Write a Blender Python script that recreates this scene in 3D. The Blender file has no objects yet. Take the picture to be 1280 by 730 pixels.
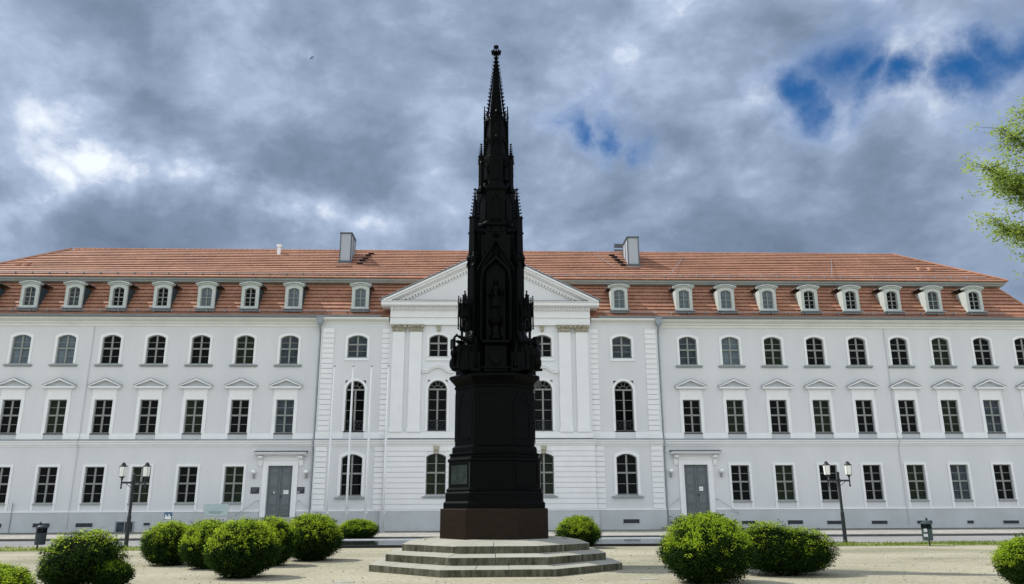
import bpy, bmesh, math, random
from mathutils import Vector, Matrix, noise
random.seed(7)
PI = math.pi
scn = bpy.context.scene
col = scn.collection
# ------------------------------------------------------------------ camera, world, sun, exposure
cam_d = bpy.data.cameras.new('camera'); cam = bpy.data.objects.new('camera', cam_d); col.objects.link(cam); scn.camera = cam
cam_d.sensor_width = 36.0; cam_d.lens = 980.0 / 1280.0 * 36.0; cam_d.clip_end = 2000; cam_d.clip_start = 0.1
pitch, yaw, roll = 0.2652008, 0.0365302, -0.0043121
fw = Vector((math.sin(yaw) * math.cos(pitch), math.cos(yaw) * math.cos(pitch), math.sin(pitch)))
rt = Vector((math.cos(yaw), -math.sin(yaw), 0)); up = rt.cross(fw)
r2 = math.cos(roll) * rt + math.sin(roll) * up; u2 = -math.sin(roll) * rt + math.cos(roll) * up
cam.matrix_world = Matrix(((r2.x, u2.x, -fw.x, 0), (r2.y, u2.y, -fw.y, -52.10), (r2.z, u2.z, -fw.z, 1.65), (0, 0, 0, 1)))

SUN_EL = 50.0
sun_dir = Vector((-0.955, 0.30, 0)).normalized() * math.cos(math.radians(SUN_EL)) + Vector((0, 0, math.sin(math.radians(SUN_EL))))
sd = bpy.data.lights.new('sun', 'SUN'); sun = bpy.data.objects.new('sun', sd); col.objects.link(sun)
sd.energy = 4.0; sd.angle = math.radians(0.6); sd.color = (1.0, 0.95, 0.86)
sun.rotation_euler = sun_dir.to_track_quat('Z', 'Y').to_euler()

world = bpy.data.worlds.new('World'); scn.world = world; world.use_nodes = True
def build_world():
    nt = world.node_tree; N = nt.nodes; L = nt.links; N.clear()
    out = N.new('ShaderNodeOutputWorld'); bg = N.new('ShaderNodeBackground'); bg.inputs['Strength'].default_value = 0.1
    L.new(bg.outputs[0], out.inputs[0])
    def val(x):
        return x
    def m(op, a, b=None, c=None, clamp=False):
        n = N.new('ShaderNodeMath'); n.operation = op; n.use_clamp = clamp
        for i, v in enumerate((a, b, c)):
            if v is None: continue
            if isinstance(v, (int, float)): n.inputs[i].default_value = v
            else: L.new(v, n.inputs[i])
        return n.outputs[0]
    def sstep(x, a, b, lo=0.0, hi=1.0):
        n = N.new('ShaderNodeMapRange'); n.interpolation_type = 'SMOOTHSTEP'
        L.new(x, n.inputs[0]); n.inputs[1].default_value = a; n.inputs[2].default_value = b; n.inputs[3].default_value = lo; n.inputs[4].default_value = hi
        return n.outputs[0]
    tc = N.new('ShaderNodeTexCoord'); D = tc.outputs['Generated']
    sep = N.new('ShaderNodeSeparateXYZ'); L.new(D, sep.inputs[0])
    dx, dy, dz = sep.outputs
    sky = N.new('ShaderNodeTexSky'); sky.sky_type = 'NISHITA'; sky.sun_disc = False
    sky.sun_elevation = math.radians(SUN_EL); sky.sun_rotation = math.atan2(sun_dir.x, sun_dir.y)
    hs = N.new('ShaderNodeHueSaturation'); hs.inputs['Saturation'].default_value = 1.5; hs.inputs['Value'].default_value = 0.85; L.new(sky.outputs[0], hs.inputs['Color'])
    # cloud deck: a flat layer seen in perspective
    zz = m('ADD', m('MAXIMUM', dz, 0.0), 0.32)
    px = m('DIVIDE', dx, zz); py = m('DIVIDE', dy, zz)
    cb = N.new('ShaderNodeCombineXYZ'); L.new(px, cb.inputs[0]); L.new(py, cb.inputs[1])
    P0 = N.new('ShaderNodeMapping'); L.new(D, P0.inputs[0]); P0.inputs[3].default_value = (1, 1, 1.55)
    wq = N.new('ShaderNodeTexNoise'); wq.inputs['Scale'].default_value = 4.5; wq.inputs['Detail'].default_value = 3; L.new(P0.outputs[0], wq.inputs['Vector'])
    wr = N.new('ShaderNodeVectorMath'); wr.operation = 'MULTIPLY_ADD'; L.new(wq.outputs['Color'], wr.inputs[0]); wr.inputs[1].default_value = (.09, .09, .09); L.new(P0.outputs[0], wr.inputs[2])
    P = wr.outputs[0]
    def nz(scale, detail, rough, off=(0, 0, 0), dist=0.0, sc=(1, 1, 1)):
        mp = N.new('ShaderNodeMapping'); L.new(P, mp.inputs[0]); mp.inputs[1].default_value = off; mp.inputs[3].default_value = sc
        n = N.new('ShaderNodeTexNoise'); n.inputs['Scale'].default_value = scale; n.inputs['Detail'].default_value = detail
        n.inputs['Roughness'].default_value = rough; n.inputs['Distortion'].default_value = dist
        L.new(mp.outputs[0], n.inputs['Vector']); return n.outputs[0]
    big = nz(3.2, 4, 0.5, (3.1, 1.7, 0)); mid = nz(7.5, 9, 0.52, (1.3, 5.2, 0)); fine = nz(24.0, 8, 0.6, (7.7, 2.2, 0))
    wob = m('ADD', m('MULTIPLY', m('SUBTRACT', mid, 0.5), 0.8), m('MULTIPLY', m('SUBTRACT', fine, 0.5), 0.35))
    def blob(d, a, sharp=1.0):  # lobe round a direction, a = angular radius
        v = Vector(d).normalized()
        n = N.new('ShaderNodeVectorMath'); n.operation = 'DISTANCE'; L.new(DW, n.inputs[0]); n.inputs[1].default_value = v
        return m('SUBTRACT', 1.0, m('DIVIDE', n.outputs['Value'], a))
    wn = N.new('ShaderNodeTexNoise'); wn.inputs['Scale'].default_value = 7.0; wn.inputs['Detail'].default_value = 7; wn.inputs['Roughness'].default_value = .6; L.new(D, wn.inputs['Vector'])
    w1 = N.new('ShaderNodeVectorMath'); w1.operation = 'SUBTRACT'; L.new(wn.outputs['Color'], w1.inputs[0]); w1.inputs[1].default_value = (.5, .5, .5)
    w2 = N.new('ShaderNodeVectorMath'); w2.operation = 'SCALE'; L.new(w1.outputs[0], w2.inputs[0]); w2.inputs['Scale'].default_value = .17
    w3 = N.new('ShaderNodeVectorMath'); w3.operation = 'ADD'; L.new(D, w3.inputs[0]); L.new(w2.outputs[0], w3.inputs[1]); DW = w3.outputs[0]
    # openings of blue sky
    holes = None
    for d, a in [((.40, .783, .49), .075), ((.365, .81, .468), .05), ((.43, .775, .46), .055), ((.53, .728, .434), .055), ((.47, .757, .45), .045), ((.55, .71, .46), .05),
                 ((.145, .883, .450), .036), ((.105, .886, .455), .034), ((.185, .878, .443), .034), ((-.30, .79, .535), .012), ((0.02, .86, .50), .012),
                 ((-.6, -.4, .7), .35), ((.7, -.2, .6), .3), ((.1, .1, 1), .25)]:
        b = blob(d, a); holes = b if holes is None else m('MAXIMUM', holes, b)
    hol = m('ADD', holes, m('MULTIPLY', wob, 1.25))
    cloud = sstep(hol, -0.35, 1.0, 1.0, 0.0)
    # light and dark of the deck
    def line(pts, wdt):
        res = None
        for d in pts:
            b = blob(d, wdt); res = b if res is None else m('MAXIMUM', res, b)
        return m('MAXIMUM', res, 0.0)
    bright = line([(-.515, .80, .307), (-.49, .81, .33), (-.46, .815, .36), (-.433, .817, .385), (-.395, .84, .38), (-.35, .858, .376), (-.30, .88, .362), (-.25, .90, .352), (-.203, .913, .354), (-.15, .92, .35)], .05)
    bright2 = line([(-.29, .814, .502), (-.27, .82, .49), (-.45, .80, .42), (-.06, .92, .39), (.12, .90, .40), (.2, .88, .40), (.3, .85, .42), (.42, .80, .41), (.5, .77, .39), (.05, .89, .46), (.22, .84, .49), (.46, .75, .48)], .10)
    dark = line([(-.36, .80, .47), (-.33, .85, .42), (-.43, .84, .33), (-.25, .93, .31), (-.38, .79, .50), (.25, .91, .34), (.38, .86, .35), (.45, .82, .36), (-.2, .88, .42), (-.28, .87, .40)], .15)
    lum = m('ADD', m('MULTIPLY', m('SUBTRACT', big, 0.5), 0.85), m('ADD', m('MULTIPLY', m('SUBTRACT', mid, 0.5), 1.3), m('MULTIPLY', m('SUBTRACT', fine, 0.5), 0.5)))
    lum = m('ADD', lum, 0.52)
    lum = m('ADD', lum, m('MULTIPLY', bright, 0.40)); lum = m('ADD', lum, m('MULTIPLY', bright2, 0.22)); lum = m('SUBTRACT', lum, m('MULTIPLY', dark, 0.22))
    edge = m('MULTIPLY', m('MULTIPLY', cloud, m('SUBTRACT', 1.0, cloud)), 0.75); lum = m('ADD', lum, edge)
    cr = N.new('ShaderNodeValToRGB'); L.new(lum, cr.inputs[0]); e = cr.color_ramp.elements
    e[0].position = 0.0; e[0].color = (.14, .19, .28, 1); e[1].position = 1.0; e[1].color = (.84, .90, .98, 1)
    for p, c in ((.28, (.20, .265, .375, 1)), (.52, (.28, .36, .50, 1)), (.75, (.42, .51, .68, 1))):
        k = cr.color_ramp.elements.new(p); k.color = c
    dm_ = N.new('ShaderNodeMix'); dm_.data_type = 'RGBA'; L.new(sstep(dy, 0.45, -0.35, 0.0, 0.9), dm_.inputs[0]); L.new(cr.outputs[0], dm_.inputs[6]); dm_.inputs[7].default_value = (.40, .42, .43, 1)
    sc_ = N.new('ShaderNodeVectorMath'); sc_.operation = 'SCALE'; L.new(dm_.outputs[2], sc_.inputs[0])
    # cloud away from the building is brightened and neutral, added fill for the facade
    back = sstep(dy, 0.45, -0.35, 10.0, 27.0); L.new(back, sc_.inputs['Scale'])
    mix = N.new('ShaderNodeMix'); mix.data_type = 'RGBA'; L.new(cloud, mix.inputs[0]); bm = N.new('ShaderNodeVectorMath'); bm.operation = 'MULTIPLY'; L.new(hs.outputs[0], bm.inputs[0]); bm.inputs[1].default_value = (1.02, 1.0, 1.12); L.new(bm.outputs[0], mix.inputs[6]); L.new(sc_.outputs[0], mix.inputs[7])
    L.new(mix.outputs[2], bg.inputs['Color'])
build_world()
vs = scn.view_settings; vs.view_transform = 'Standard'; vs.look = 'None'; vs.gamma = 1; vs.exposure = 0.14; vs.use_curve_mapping = False

# ------------------------------------------------------------------ materials
def mat(name, base, rough=0.8, var=0.0, vscale=3.0, spec=0.3, bump=0.0, bscale=30.0, metal=0.0, var2=None, stretch=(1, 1, 1), island=0.0, transl=None, detail=6):
    m = bpy.data.materials.new(name); m.use_nodes = True; nt = m.node_tree; N = nt.nodes; L = nt.links
    b = N['Principled BSDF']; b.inputs['Roughness'].default_value = rough; b.inputs['Metallic'].default_value = metal
    b.inputs['Specular IOR Level'].default_value = spec
    tc = N.new('ShaderNodeTexCoord'); mp = N.new('ShaderNodeMapping'); mp.inputs[3].default_value = stretch; L.new(tc.outputs['Object'], mp.inputs[0])
    cur = None
    rgb = N.new('ShaderNodeRGB'); rgb.outputs[0].default_value = (*base, 1); cur = rgb.outputs[0]
    if var > 0:
        nz = N.new('ShaderNodeTexNoise'); nz.inputs['Scale'].default_value = vscale; nz.inputs['Detail'].default_value = detail; nz.inputs['Roughness'].default_value = 0.62
        L.new(mp.outputs[0], nz.inputs['Vector'])
        mr = N.new('ShaderNodeMapRange'); mr.inputs[1].default_value = 0.3; mr.inputs[2].default_value = 0.7; L.new(nz.outputs[0], mr.inputs[0])
        mx = N.new('ShaderNodeMix'); mx.data_type = 'RGBA'; L.new(mr.outputs[0], mx.inputs[0])
        c2 = var2 or tuple(c * (1 - var) for c in base); mx.inputs[6].default_value = (*c2, 1); L.new(cur, mx.inputs[7]); cur = mx.outputs[2]
    if island > 0:
        g = N.new('ShaderNodeNewGeometry'); mr = N.new('ShaderNodeMapRange'); L.new(g.outputs['Random Per Island'], mr.inputs[0]); mr.inputs[3].default_value = 1 - island; mr.inputs[4].default_value = 1 + island
        vm = N.new('ShaderNodeVectorMath'); vm.operation = 'SCALE'; L.new(cur, vm.inputs[0]); L.new(mr.outputs[0], vm.inputs['Scale']); cur = vm.outputs[0]
    L.new(cur, b.inputs['Base Color'])
    if bump > 0:
        nb = N.new('ShaderNodeTexNoise'); nb.inputs['Scale'].default_value = bscale; nb.inputs['Detail'].default_value = 5; L.new(tc.outputs['Object'], nb.inputs['Vector'])
        bp = N.new('ShaderNodeBump'); bp.inputs['Strength'].default_value = bump; bp.inputs['Distance'].default_value = 0.05; L.new(nb.outputs[0], bp.inputs['Height']); L.new(bp.outputs[0], b.inputs['Normal'])
    if transl:
        tr = N.new('ShaderNodeBsdfTranslucent'); tr.inputs[0].default_value = (*transl, 1)
        ms = N.new('ShaderNodeMixShader'); ms.inputs[0].default_value = 0.5; L.new(b.outputs[0], ms.inputs[1]); L.new(tr.outputs[0], ms.inputs[2]); L.new(ms.outputs[0], N['Material Output'].inputs[0])
    return m
M = {}
M['wall'] = mat('pale render', (.67, .68, .69), .9, .10, .55, .15, .06, 14, var2=(.60, .615, .63), stretch=(1, 1, .3))
M['wall2'] = mat('whiter render', (.72, .735, .75), .9, .07, .35, .15, .05, 14)
M['trim'] = mat('white trim paint', (.80, .81, .82), .75, .08, 1.2, .2)
M['plinth'] = mat('grey plinth render', (.53, .56, .58), .9, .18, .6, .15, .08, 10)
M['cornice'] = mat('cornice paint', (.74, .75, .71), .8, .12, .8, .2)
M['dirty'] = mat('weathered sill', (.33, .36, .37), .8, .2, 2.0, .2)
M['frame'] = mat('window frame paint', (.25, .265, .25), .6, .1, 3, .3)
M['zinc'] = mat('zinc sheet', (.30, .34, .37), .5, .2, 1.5, .4, metal=.3)
M['cornz'] = mat('grey green roof cornice', (.33, .36, .34), .8, .2, 1.5, .1)
M['zincd'] = mat('dark zinc', (.10, .12, .14), .6, .2, 3, .3)
M['darkmetal'] = mat('dark metal', (.03, .035, .045), .5, .2, 5, .3)
M['cheek'] = mat('dark green shaded cheek', (.05, .075, .085), .7, .3, 4, .2)  # dark tone paints shade onto the left wing's dormer sides
M['cheekw'] = mat('dormer paint', (.52, .56, .535), .7, .2, 2.5, .2)
M['door'] = mat('grey door paint', (.145, .165, .175), .6, .1, 2, .3)
M['stone'] = mat('pale stone', (.43, .435, .39), .9, .3, 2.5, .15, .25, 25, var2=(.27, .275, .23))
M['riser'] = mat('shaded stained step face', (.15, .148, .11), .95, .7, 2.0, .1, .35, 22, var2=(.022, .025, .013), stretch=(3, 3, .8))  # dark tone puts the shade of the step fronts into the colour
M['stepstone'] = mat('weathered step stone', (.36, .357, .315), .9, .5, 1.0, .15, .35, 22, var2=(.30, .295, .24))
M['tan'] = mat('tan sandstone', (.50, .47, .38), .9, .45, 6, .15, .3, 20, var2=(.24, .23, .17))
M['granite'] = mat('brown polished granite', (.022, .013, .008), .42, .5, 9, .10, var2=(.012, .008, .0055))
M['bronze'] = mat('dark bronze', (.0008, .0009, .001), .34, .5, 7, .05, .12, 30, var2=(.0015, .0022, .0022))
M['panel'] = mat('patinated bronze panel', (.030, .042, .038), .5, .7, 5, .12, .12, 25, var2=(.010, .015, .014))  # paler than the other bronze: patina plus painted sunlight
M['lampblack'] = mat('lamp black paint', (.012, .016, .02), .45, 0, 1, .4)
M['glasswhite'] = mat('opal lamp glass', (.82, .83, .80), .25, 0, 1, .5)
M['paper'] = mat('white paper', (.8, .8, .78), .8)
M['alu'] = mat('flagpole aluminium', (.76, .78, .81), .35, .05, 2, .5, metal=.1)
M['steel'] = mat('brushed steel', (.45, .47, .5), .35, .1, 4, .5, metal=.6)
M['bark'] = mat('bark', (.05, .04, .03), .9, .4, 8, .1, .4, 20)
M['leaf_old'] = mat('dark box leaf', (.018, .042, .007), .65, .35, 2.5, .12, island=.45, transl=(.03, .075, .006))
M['leaf_new_lit'] = mat('fresh sunlit box leaf', (.215, .31, .022), .6, .2, 2.5, .12, island=.3, transl=(.60, .78, .05))
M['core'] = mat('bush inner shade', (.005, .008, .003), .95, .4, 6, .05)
M['leaf_tree'] = mat('fresh tree leaf', (.22, .30, .075), .55, .2, 1.2, .2, island=.35, transl=(.42, .54, .10))
M['grassblade'] = mat('grass blade', (.12, .18, .035), .7, .4, 1.0, .15, island=.4, transl=(.28, .36, .05))
M['binblue'] = mat('dark bin enamel', (.02, .032, .045), .45, .3, 6, .35)
M['bingreen'] = mat('grey green bin enamel', (.055, .085, .085), .45, .5, 9, .3, var2=(.02, .04, .04))
M['plaque'] = mat('dark plaque', (.02, .025, .04), .3, 0, 1, .4)
M['slabtop'] = mat('glossy dark slab', (.03, .035, .04), .06, .2, .6, .6)
M['slabrim'] = mat('black slab rim', (.012, .012, .014), .5, .2, 3, .3)
M['signblue'] = mat('blue sign', (.07, .13, .22), .5)

def glass_mat(name, base, rough, spec, var2=None, vs_=0.6):
    m = mat(name, base, rough, .8 if var2 else 0, vs_, spec, var2=var2)
    nt = m.node_tree; N = nt.nodes; L = nt.links; b = N['Principled BSDF']
    tc = N.new('ShaderNodeTexCoord'); nb = N.new('ShaderNodeTexNoise'); nb.inputs['Scale'].default_value = 1.1; nb.inputs['Detail'].default_value = 2; L.new(tc.outputs['Object'], nb.inputs['Vector'])
    bp = N.new('ShaderNodeBump'); bp.inputs['Strength'].default_value = .25; bp.inputs['Distance'].default_value = .05; L.new(nb.outputs[0], bp.inputs['Height']); L.new(bp.outputs[0], b.inputs['Normal'])
    return m
M['glass'] = glass_mat('dark window glass', (.003, .004, .0045), .05, .05)
M['glassg'] = glass_mat('window glass with painted tree reflection', (.004, .006, .004), .06, .08, (.018, .028, .012), 2.6)  # green blotches paint reflected trees into the pane
M['glassb'] = glass_mat('window glass with painted sky reflection', (.06, .085, .10), .08, .15, (.15, .195, .23), .9)  # pale tone paints the sky's reflection into the pane
M['glassc'] = glass_mat('window glass with faint painted reflection', (.012, .018, .022), .08, .12, (.06, .078, .095), 1.5)  # weaker sky reflection painted into the pane
M['boardglass'] = glass_mat('tinted board glass', (.42, .52, .52), .1, .3, (.36, .46, .47), 1)

def tile_mat(name, c1, c2, c3):
    m = bpy.data.materials.new(name); m.use_nodes = True; nt = m.node_tree; N = nt.nodes; L = nt.links
    b = N['Principled BSDF']; b.inputs['Roughness'].default_value = .75; b.inputs['Specular IOR Level'].default_value = .35
    tc = N.new('ShaderNodeTexCoord')
    vo = N.new('ShaderNodeTexVoronoi'); vo.feature = 'F1'; vo.inputs['Scale'].default_value = 1
    mp = N.new('ShaderNodeMapping'); mp.inputs[3].default_value = (5.5, 2.0, 3.3); L.new(tc.outputs['Object'], mp.inputs[0]); L.new(mp.outputs[0], vo.inputs['Vector'])
    sep = N.new('ShaderNodeSeparateColor'); L.new(vo.outputs['Color'], sep.inputs[0])
    cr = N.new('ShaderNodeValToRGB'); L.new(sep.outputs[0], cr.inputs[0]); e = cr.color_ramp.elements
    e[0].color = (*c1, 1); e[1].color = (*c3, 1); k = e.new(.5); k.color = (*c2, 1)
    nz = N.new('ShaderNodeTexNoise'); nz.inputs['Scale'].default_value = .5; nz.inputs['Detail'].default_value = 7; L.new(tc.outputs['Object'], nz.inputs['Vector'])
    mr = N.new('ShaderNodeMapRange'); mr.inputs[1].default_value = .3; mr.inputs[2].default_value = .7; mr.inputs[3].default_value = .82; mr.inputs[4].default_value = 1.1; L.new(nz.outputs[0], mr.inputs[0])
    vm = N.new('ShaderNodeVectorMath'); vm.operation = 'SCALE'; L.new(cr.outputs[0], vm.inputs[0]); L.new(mr.outputs[0], vm.inputs['Scale']); L.new(vm.outputs[0], b.inputs['Base Color'])
    wv = N.new('ShaderNodeTexWave'); wv.wave_type = 'BANDS'; wv.bands_direction = 'X'; wv.inputs['Scale'].default_value = 1.6; wv.inputs['Distortion'].default_value = .6; L.new(tc.outputs['Object'], wv.inputs['Vector'])
    bp = N.new('ShaderNodeBump'); bp.inputs['Strength'].default_value = .2; bp.inputs['Distance'].default_value = .02; L.new(wv.outputs[0], bp.inputs['Height']); L.new(bp.outputs[0], b.inputs['Normal'])
    return m
M['tile_low'] = tile_mat('darker terracotta tiles', (.33, .155, .10), (.365, .18, .115), (.40, .205, .135))
M['tile'] = tile_mat('terracotta tiles', (.37, .185, .12), (.405, .205, .135), (.44, .235, .16))

def ground_mat(name, a, b_, c, sc1, sc2, bump=.5, moss=None):
    m = bpy.data.materials.new(name); m.use_nodes = True; nt = m.node_tree; N = nt.nodes; L = nt.links
    b = N['Principled BSDF']; b.inputs['Roughness'].default_value = .95; b.inputs['Specular IOR Level'].default_value = .1
    tc = N.new('ShaderNodeTexCoord')
    n1 = N.new('ShaderNodeTexNoise'); n1.inputs['Scale'].default_value = sc1; n1.inputs['Detail'].default_value = 6; n1.inputs['Roughness'].default_value = .6; n1.inputs['Distortion'].default_value = .4
    mp = N.new('ShaderNodeMapping'); mp.inputs[3].default_value = (.55, 1, 1); L.new(tc.outputs['Object'], mp.inputs[0]); L.new(mp.outputs[0], n1.inputs['Vector'])
    cr = N.new('ShaderNodeValToRGB'); L.new(n1.outputs[0], cr.inputs[0]); e = cr.color_ramp.elements
    e[0].position = .36; e[0].color = (*a, 1); e[1].position = .64; e[1].color = (*c, 1); k = e.new(.5); k.color = (*b_, 1)
    vo = N.new('ShaderNodeTexVoronoi'); vo.inputs['Scale'].default_value = sc2; L.new(tc.outputs['Object'], vo.inputs['Vector'])
    sep = N.new('ShaderNodeSeparateColor'); L.new(vo.outputs['Color'], sep.inputs[0])
    mr = N.new('ShaderNodeMapRange'); mr.inputs[3].default_value = .78; mr.inputs[4].default_value = 1.2; L.new(sep.outputs[0], mr.inputs[0])
    vm = N.new('ShaderNodeVectorMath'); vm.operation = 'SCALE'; L.new(cr.outputs[0], vm.inputs[0]); L.new(mr.outputs[0], vm.inputs['Scale']); L.new(vm.outputs[0], b.inputs['Base Color'])
    bp = N.new('ShaderNodeBump'); bp.inputs['Strength'].default_value = bump; bp.inputs['Distance'].default_value = .02; L.new(vo.outputs['Distance'], bp.inputs['Height']); L.new(bp.outputs[0], b.inputs['Normal'])
    return m
M['sand'] = ground_mat('pale compacted gravel', (.245, .24, .17), (.335, .315, .235), (.385, .36, .27), .33, 22)
M['road'] = ground_mat('grey road', (.22, .22, .22), (.25, .25, .25), (.28, .28, .275), .4, 40, .2)
M['pave'] = ground_mat('pavement slabs', (.27, .265, .24), (.33, .32, .29), (.37, .36, .33), .6, 6, .3)
M['kerbst'] = mat('shaded kerb granite', (.13, .135, .13), .9, .4, 3, .1, .3, 30)  # darkened so the colour carries the shade on the kerb face
M['pebble'] = mat('pebbles', (.32, .30, .24), .9, .4, 3, .1, island=.5)
M['moss'] = ground_mat('mossy cobbles', (.10, .105, .08), (.15, .15, .12), (.20, .195, .16), 1.2, 12, .5)
M['turf'] = ground_mat('thin turf', (.12, .16, .05), (.19, .22, .075), (.30, .29, .16), 1.4, 25, .5)

# ------------------------------------------------------------------ mesh helpers
class MB:
    def __init__(s): s.v = []; s.f = []; s.mi = []
    def add(s, vs, fs, mi=0):
        o = len(s.v); s.v += [tuple(v) for v in vs]; s.f += [tuple(i + o for i in f) for f in fs]; s.mi += [mi] * len(fs); return s
    def box(s, x0, x1, y0, y1, z0, z1, mi=0):
        if x0 > x1: x0, x1 = x1, x0
        if y0 > y1: y0, y1 = y1, y0
        return s.add([(x0, y0, z0), (x1, y0, z0), (x1, y1, z0), (x0, y1, z0), (x0, y0, z1), (x1, y0, z1), (x1, y1, z1), (x0, y1, z1)],
                     [(0, 3, 2, 1), (4, 5, 6, 7), (0, 1, 5, 4), (1, 2, 6, 5), (2, 3, 7, 6), (3, 0, 4, 7)], mi)
    def prism(s, pts, y0, y1, mi=0):   # polygon in x,z (counter-clockwise seen from -y), extruded in y
        n = len(pts); vs = [(x, y0, z) for x, z in pts] + [(x, y1, z) for x, z in pts]
        fs = [tuple(range(n)), tuple(range(2 * n - 1, n - 1, -1))] + [(i, i + n, (i + 1) % n + n, (i + 1) % n) for i in range(n)]
        return s.add(vs, fs, mi)
    def extr_x(s, prof, x0, x1, mi=0):  # polygon in y,z extruded along x
        n = len(prof); vs = [(x0, y, z) for y, z in prof] + [(x1, y, z) for y, z in prof]
        fs = [tuple(range(n)), tuple(range(2 * n - 1, n - 1, -1))] + [(i, (i + 1) % n, (i + 1) % n + n, i + n) for i in range(n)]
        return s.add(vs, fs, mi)
    def loft(s, rings, cap=True, mi=0):
        n = len(rings[0]); vs = [p for r in rings for p in r]; fs = []
        for k in range(len(rings) - 1):
            for i in range(n):
                j = (i + 1) % n; fs.append((k * n + i, k * n + j, (k + 1) * n + j, (k + 1) * n + i))
        if cap: fs.append(tuple(range(n - 1, -1, -1))); fs.append(tuple((len(rings) - 1) * n + i for i in range(n)))
        return s.add(vs, fs, mi)
    def lathe(s, cx, cy, prof, n=16, mi=0):
        return s.loft([[(cx + r * math.cos(2 * PI * i / n), cy + r * math.sin(2 * PI * i / n), z) for i in range(n)] for r, z in prof], True, mi)
    def tube(s, a, b, r0, r1=None, n=8, mi=0):
        a = Vector(a); b = Vector(b); r1 = r0 if r1 is None else r1; d = (b - a).normalized()
        t = d.cross(Vector((0, 0, 1)));
        if t.length < 1e-4: t = Vector((1, 0, 0))
        t.normalize(); q = d.cross(t)
        rg = lambda c, r: [tuple(c + r * (math.cos(2 * PI * i / n) * t + math.sin(2 * PI * i / n) * q)) for i in range(n)]
        return s.loft([rg(a, r0), rg(b, r1)], True, mi)
    def lump(s, c, rx, ry, rz, mi=0):
        x, y, z = c
        return s.add([(x - rx, y, z), (x + rx, y, z), (x, y - ry, z), (x, y + ry, z), (x, y, z - rz), (x, y, z + rz)],
                     [(0, 2, 5), (2, 1, 5), (1, 3, 5), (3, 0, 5), (2, 0, 4), (1, 2, 4), (3, 1, 4), (0, 3, 4)], mi)
    def mesh(s, name, mats, fix=True):
        me = bpy.data.meshes.new(name); me.from_pydata(s.v, [], s.f); me.polygons.foreach_set('material_index', s.mi)
        for m in (mats if isinstance(mats, (list, tuple)) else [mats]): me.materials.append(m)
        if fix:
            b = bmesh.new(); b.from_mesh(me); bmesh.ops.recalc_face_normals(b, faces=b.faces); b.to_mesh(me); b.free()
        me.update(); return me
    def build(s, name, mats, parent=None, loc=None, fix=True, smooth=False, bevel=0):
        me = s.mesh(name, mats, fix); o = bpy.data.objects.new(name, me); col.objects.link(o); o.parent = parent
        if loc: o.location = loc
        if smooth: me.polygons.foreach_set('use_smooth', [True] * len(me.polygons))
        if bevel:
            b = o.modifiers.new('bevel', 'BEVEL'); b.width = bevel; b.segments = 2; b.limit_method = 'ANGLE'; b.angle_limit = .6
        return o
def tag(o, label=None, cat=None, group=None, kind=None):
    if label: o['label'] = label
    if cat: o['category'] = cat
    if group: o['group'] = group
    if kind: o['kind'] = kind
    return o
def empty(name, loc, label, cat, group=None, rz=0):
    o = bpy.data.objects.new(name, None); col.objects.link(o); o.location = loc; o.rotation_euler.z = rz; o.empty_display_size = .2
    return tag(o, label, cat, group)
def children(o): return [c for c in bpy.data.objects if c.parent == o]
def copy_tree(o, parent=None):
    c = o.copy(); col.objects.link(c); c.parent = parent
    for ch in children(o): copy_tree(ch, c)
    return c
def arc(w, z, rise, n=10):     # arch from (+w,z) over to (-w,z)
    if rise <= 0: return [(w, z), (-w, z)]
    R = (w * w + rise * rise) / (2 * rise); c = z + rise - R; a0 = math.asin(min(1, w / R)) if rise <= w else PI - math.asin(w / R)
    return [(R * math.sin(a0 - 2 * a0 * i / n), c + R * math.cos(a0 - 2 * a0 * i / n)) for i in range(n + 1)]
def outline(w, z0, z1, rise, n=10):   # z1 = top of the arch
    return [(-w, z0), (w, z0)] + arc(w, z1 - rise, rise, n)
def ring(mb, inner, outer, y0, y1, mi=0):   # frame between two outlines of equal count, closed
    n = len(inner); vs = []
    for y in (y0, y1):
        vs += [(x, y, z) for x, z in inner] + [(x, y, z) for x, z in outer]
    fs = []
    for i in range(n):
        j = (i + 1) % n
        fs += [(i, n + i, n + j, j), (2 * n + i, 2 * n + j, 3 * n + j, 3 * n + i), (i, j, 2 * n + j, 2 * n + i), (n + i, 3 * n + i, 3 * n + j, n + j)]
    return mb.add(vs, fs, mi)

# ------------------------------------------------------------------ the setting
def sheet(name, x0, x1, y0, y1, z, m, lab=None):
    mb = MB(); mb.add([(x0, y0, z), (x1, y0, z), (x1, y1, z), (x0, y1, z)], [(0, 1, 2, 3)]); o = mb.build(name, m); tag(o, lab, None, None, 'structure'); return o
sheet('ground', -900, 900, -900, 900, -.02, M['sand'])
sheet('sand_plaza', -60, 60, -75, -16.7, 0, M['sand'])
sheet('road', -90, 90, -16.7, -10.35, .004, M['road'])
mb = MB(); mb.box(-90, 90, -10.2, -2.6, -.1, .10); tag(mb.build('pavement', M['pave']), None, None, None, 'structure')
mb = MB()
x = -60.0
while x < 60: mb.box(x, x + .985, -10.38, -10.2, -.1, .115); x += 1.0
tag(mb.build('kerb', M['kerbst'], bevel=.01), None, None, None, 'structure')
mb = MB(); mb.box(-90, 90, -2.6, .3, -.1, .104); tag(mb.build('cobbled_verge', M['moss']), None, None, None, 'structure')
sheet('turf_strip', -60, -9.3, -19.7, -16.75, .008, M['turf']); sheet('turf_strip', 10.2, 60, -19.7, -16.75, .008, M['turf'])

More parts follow.
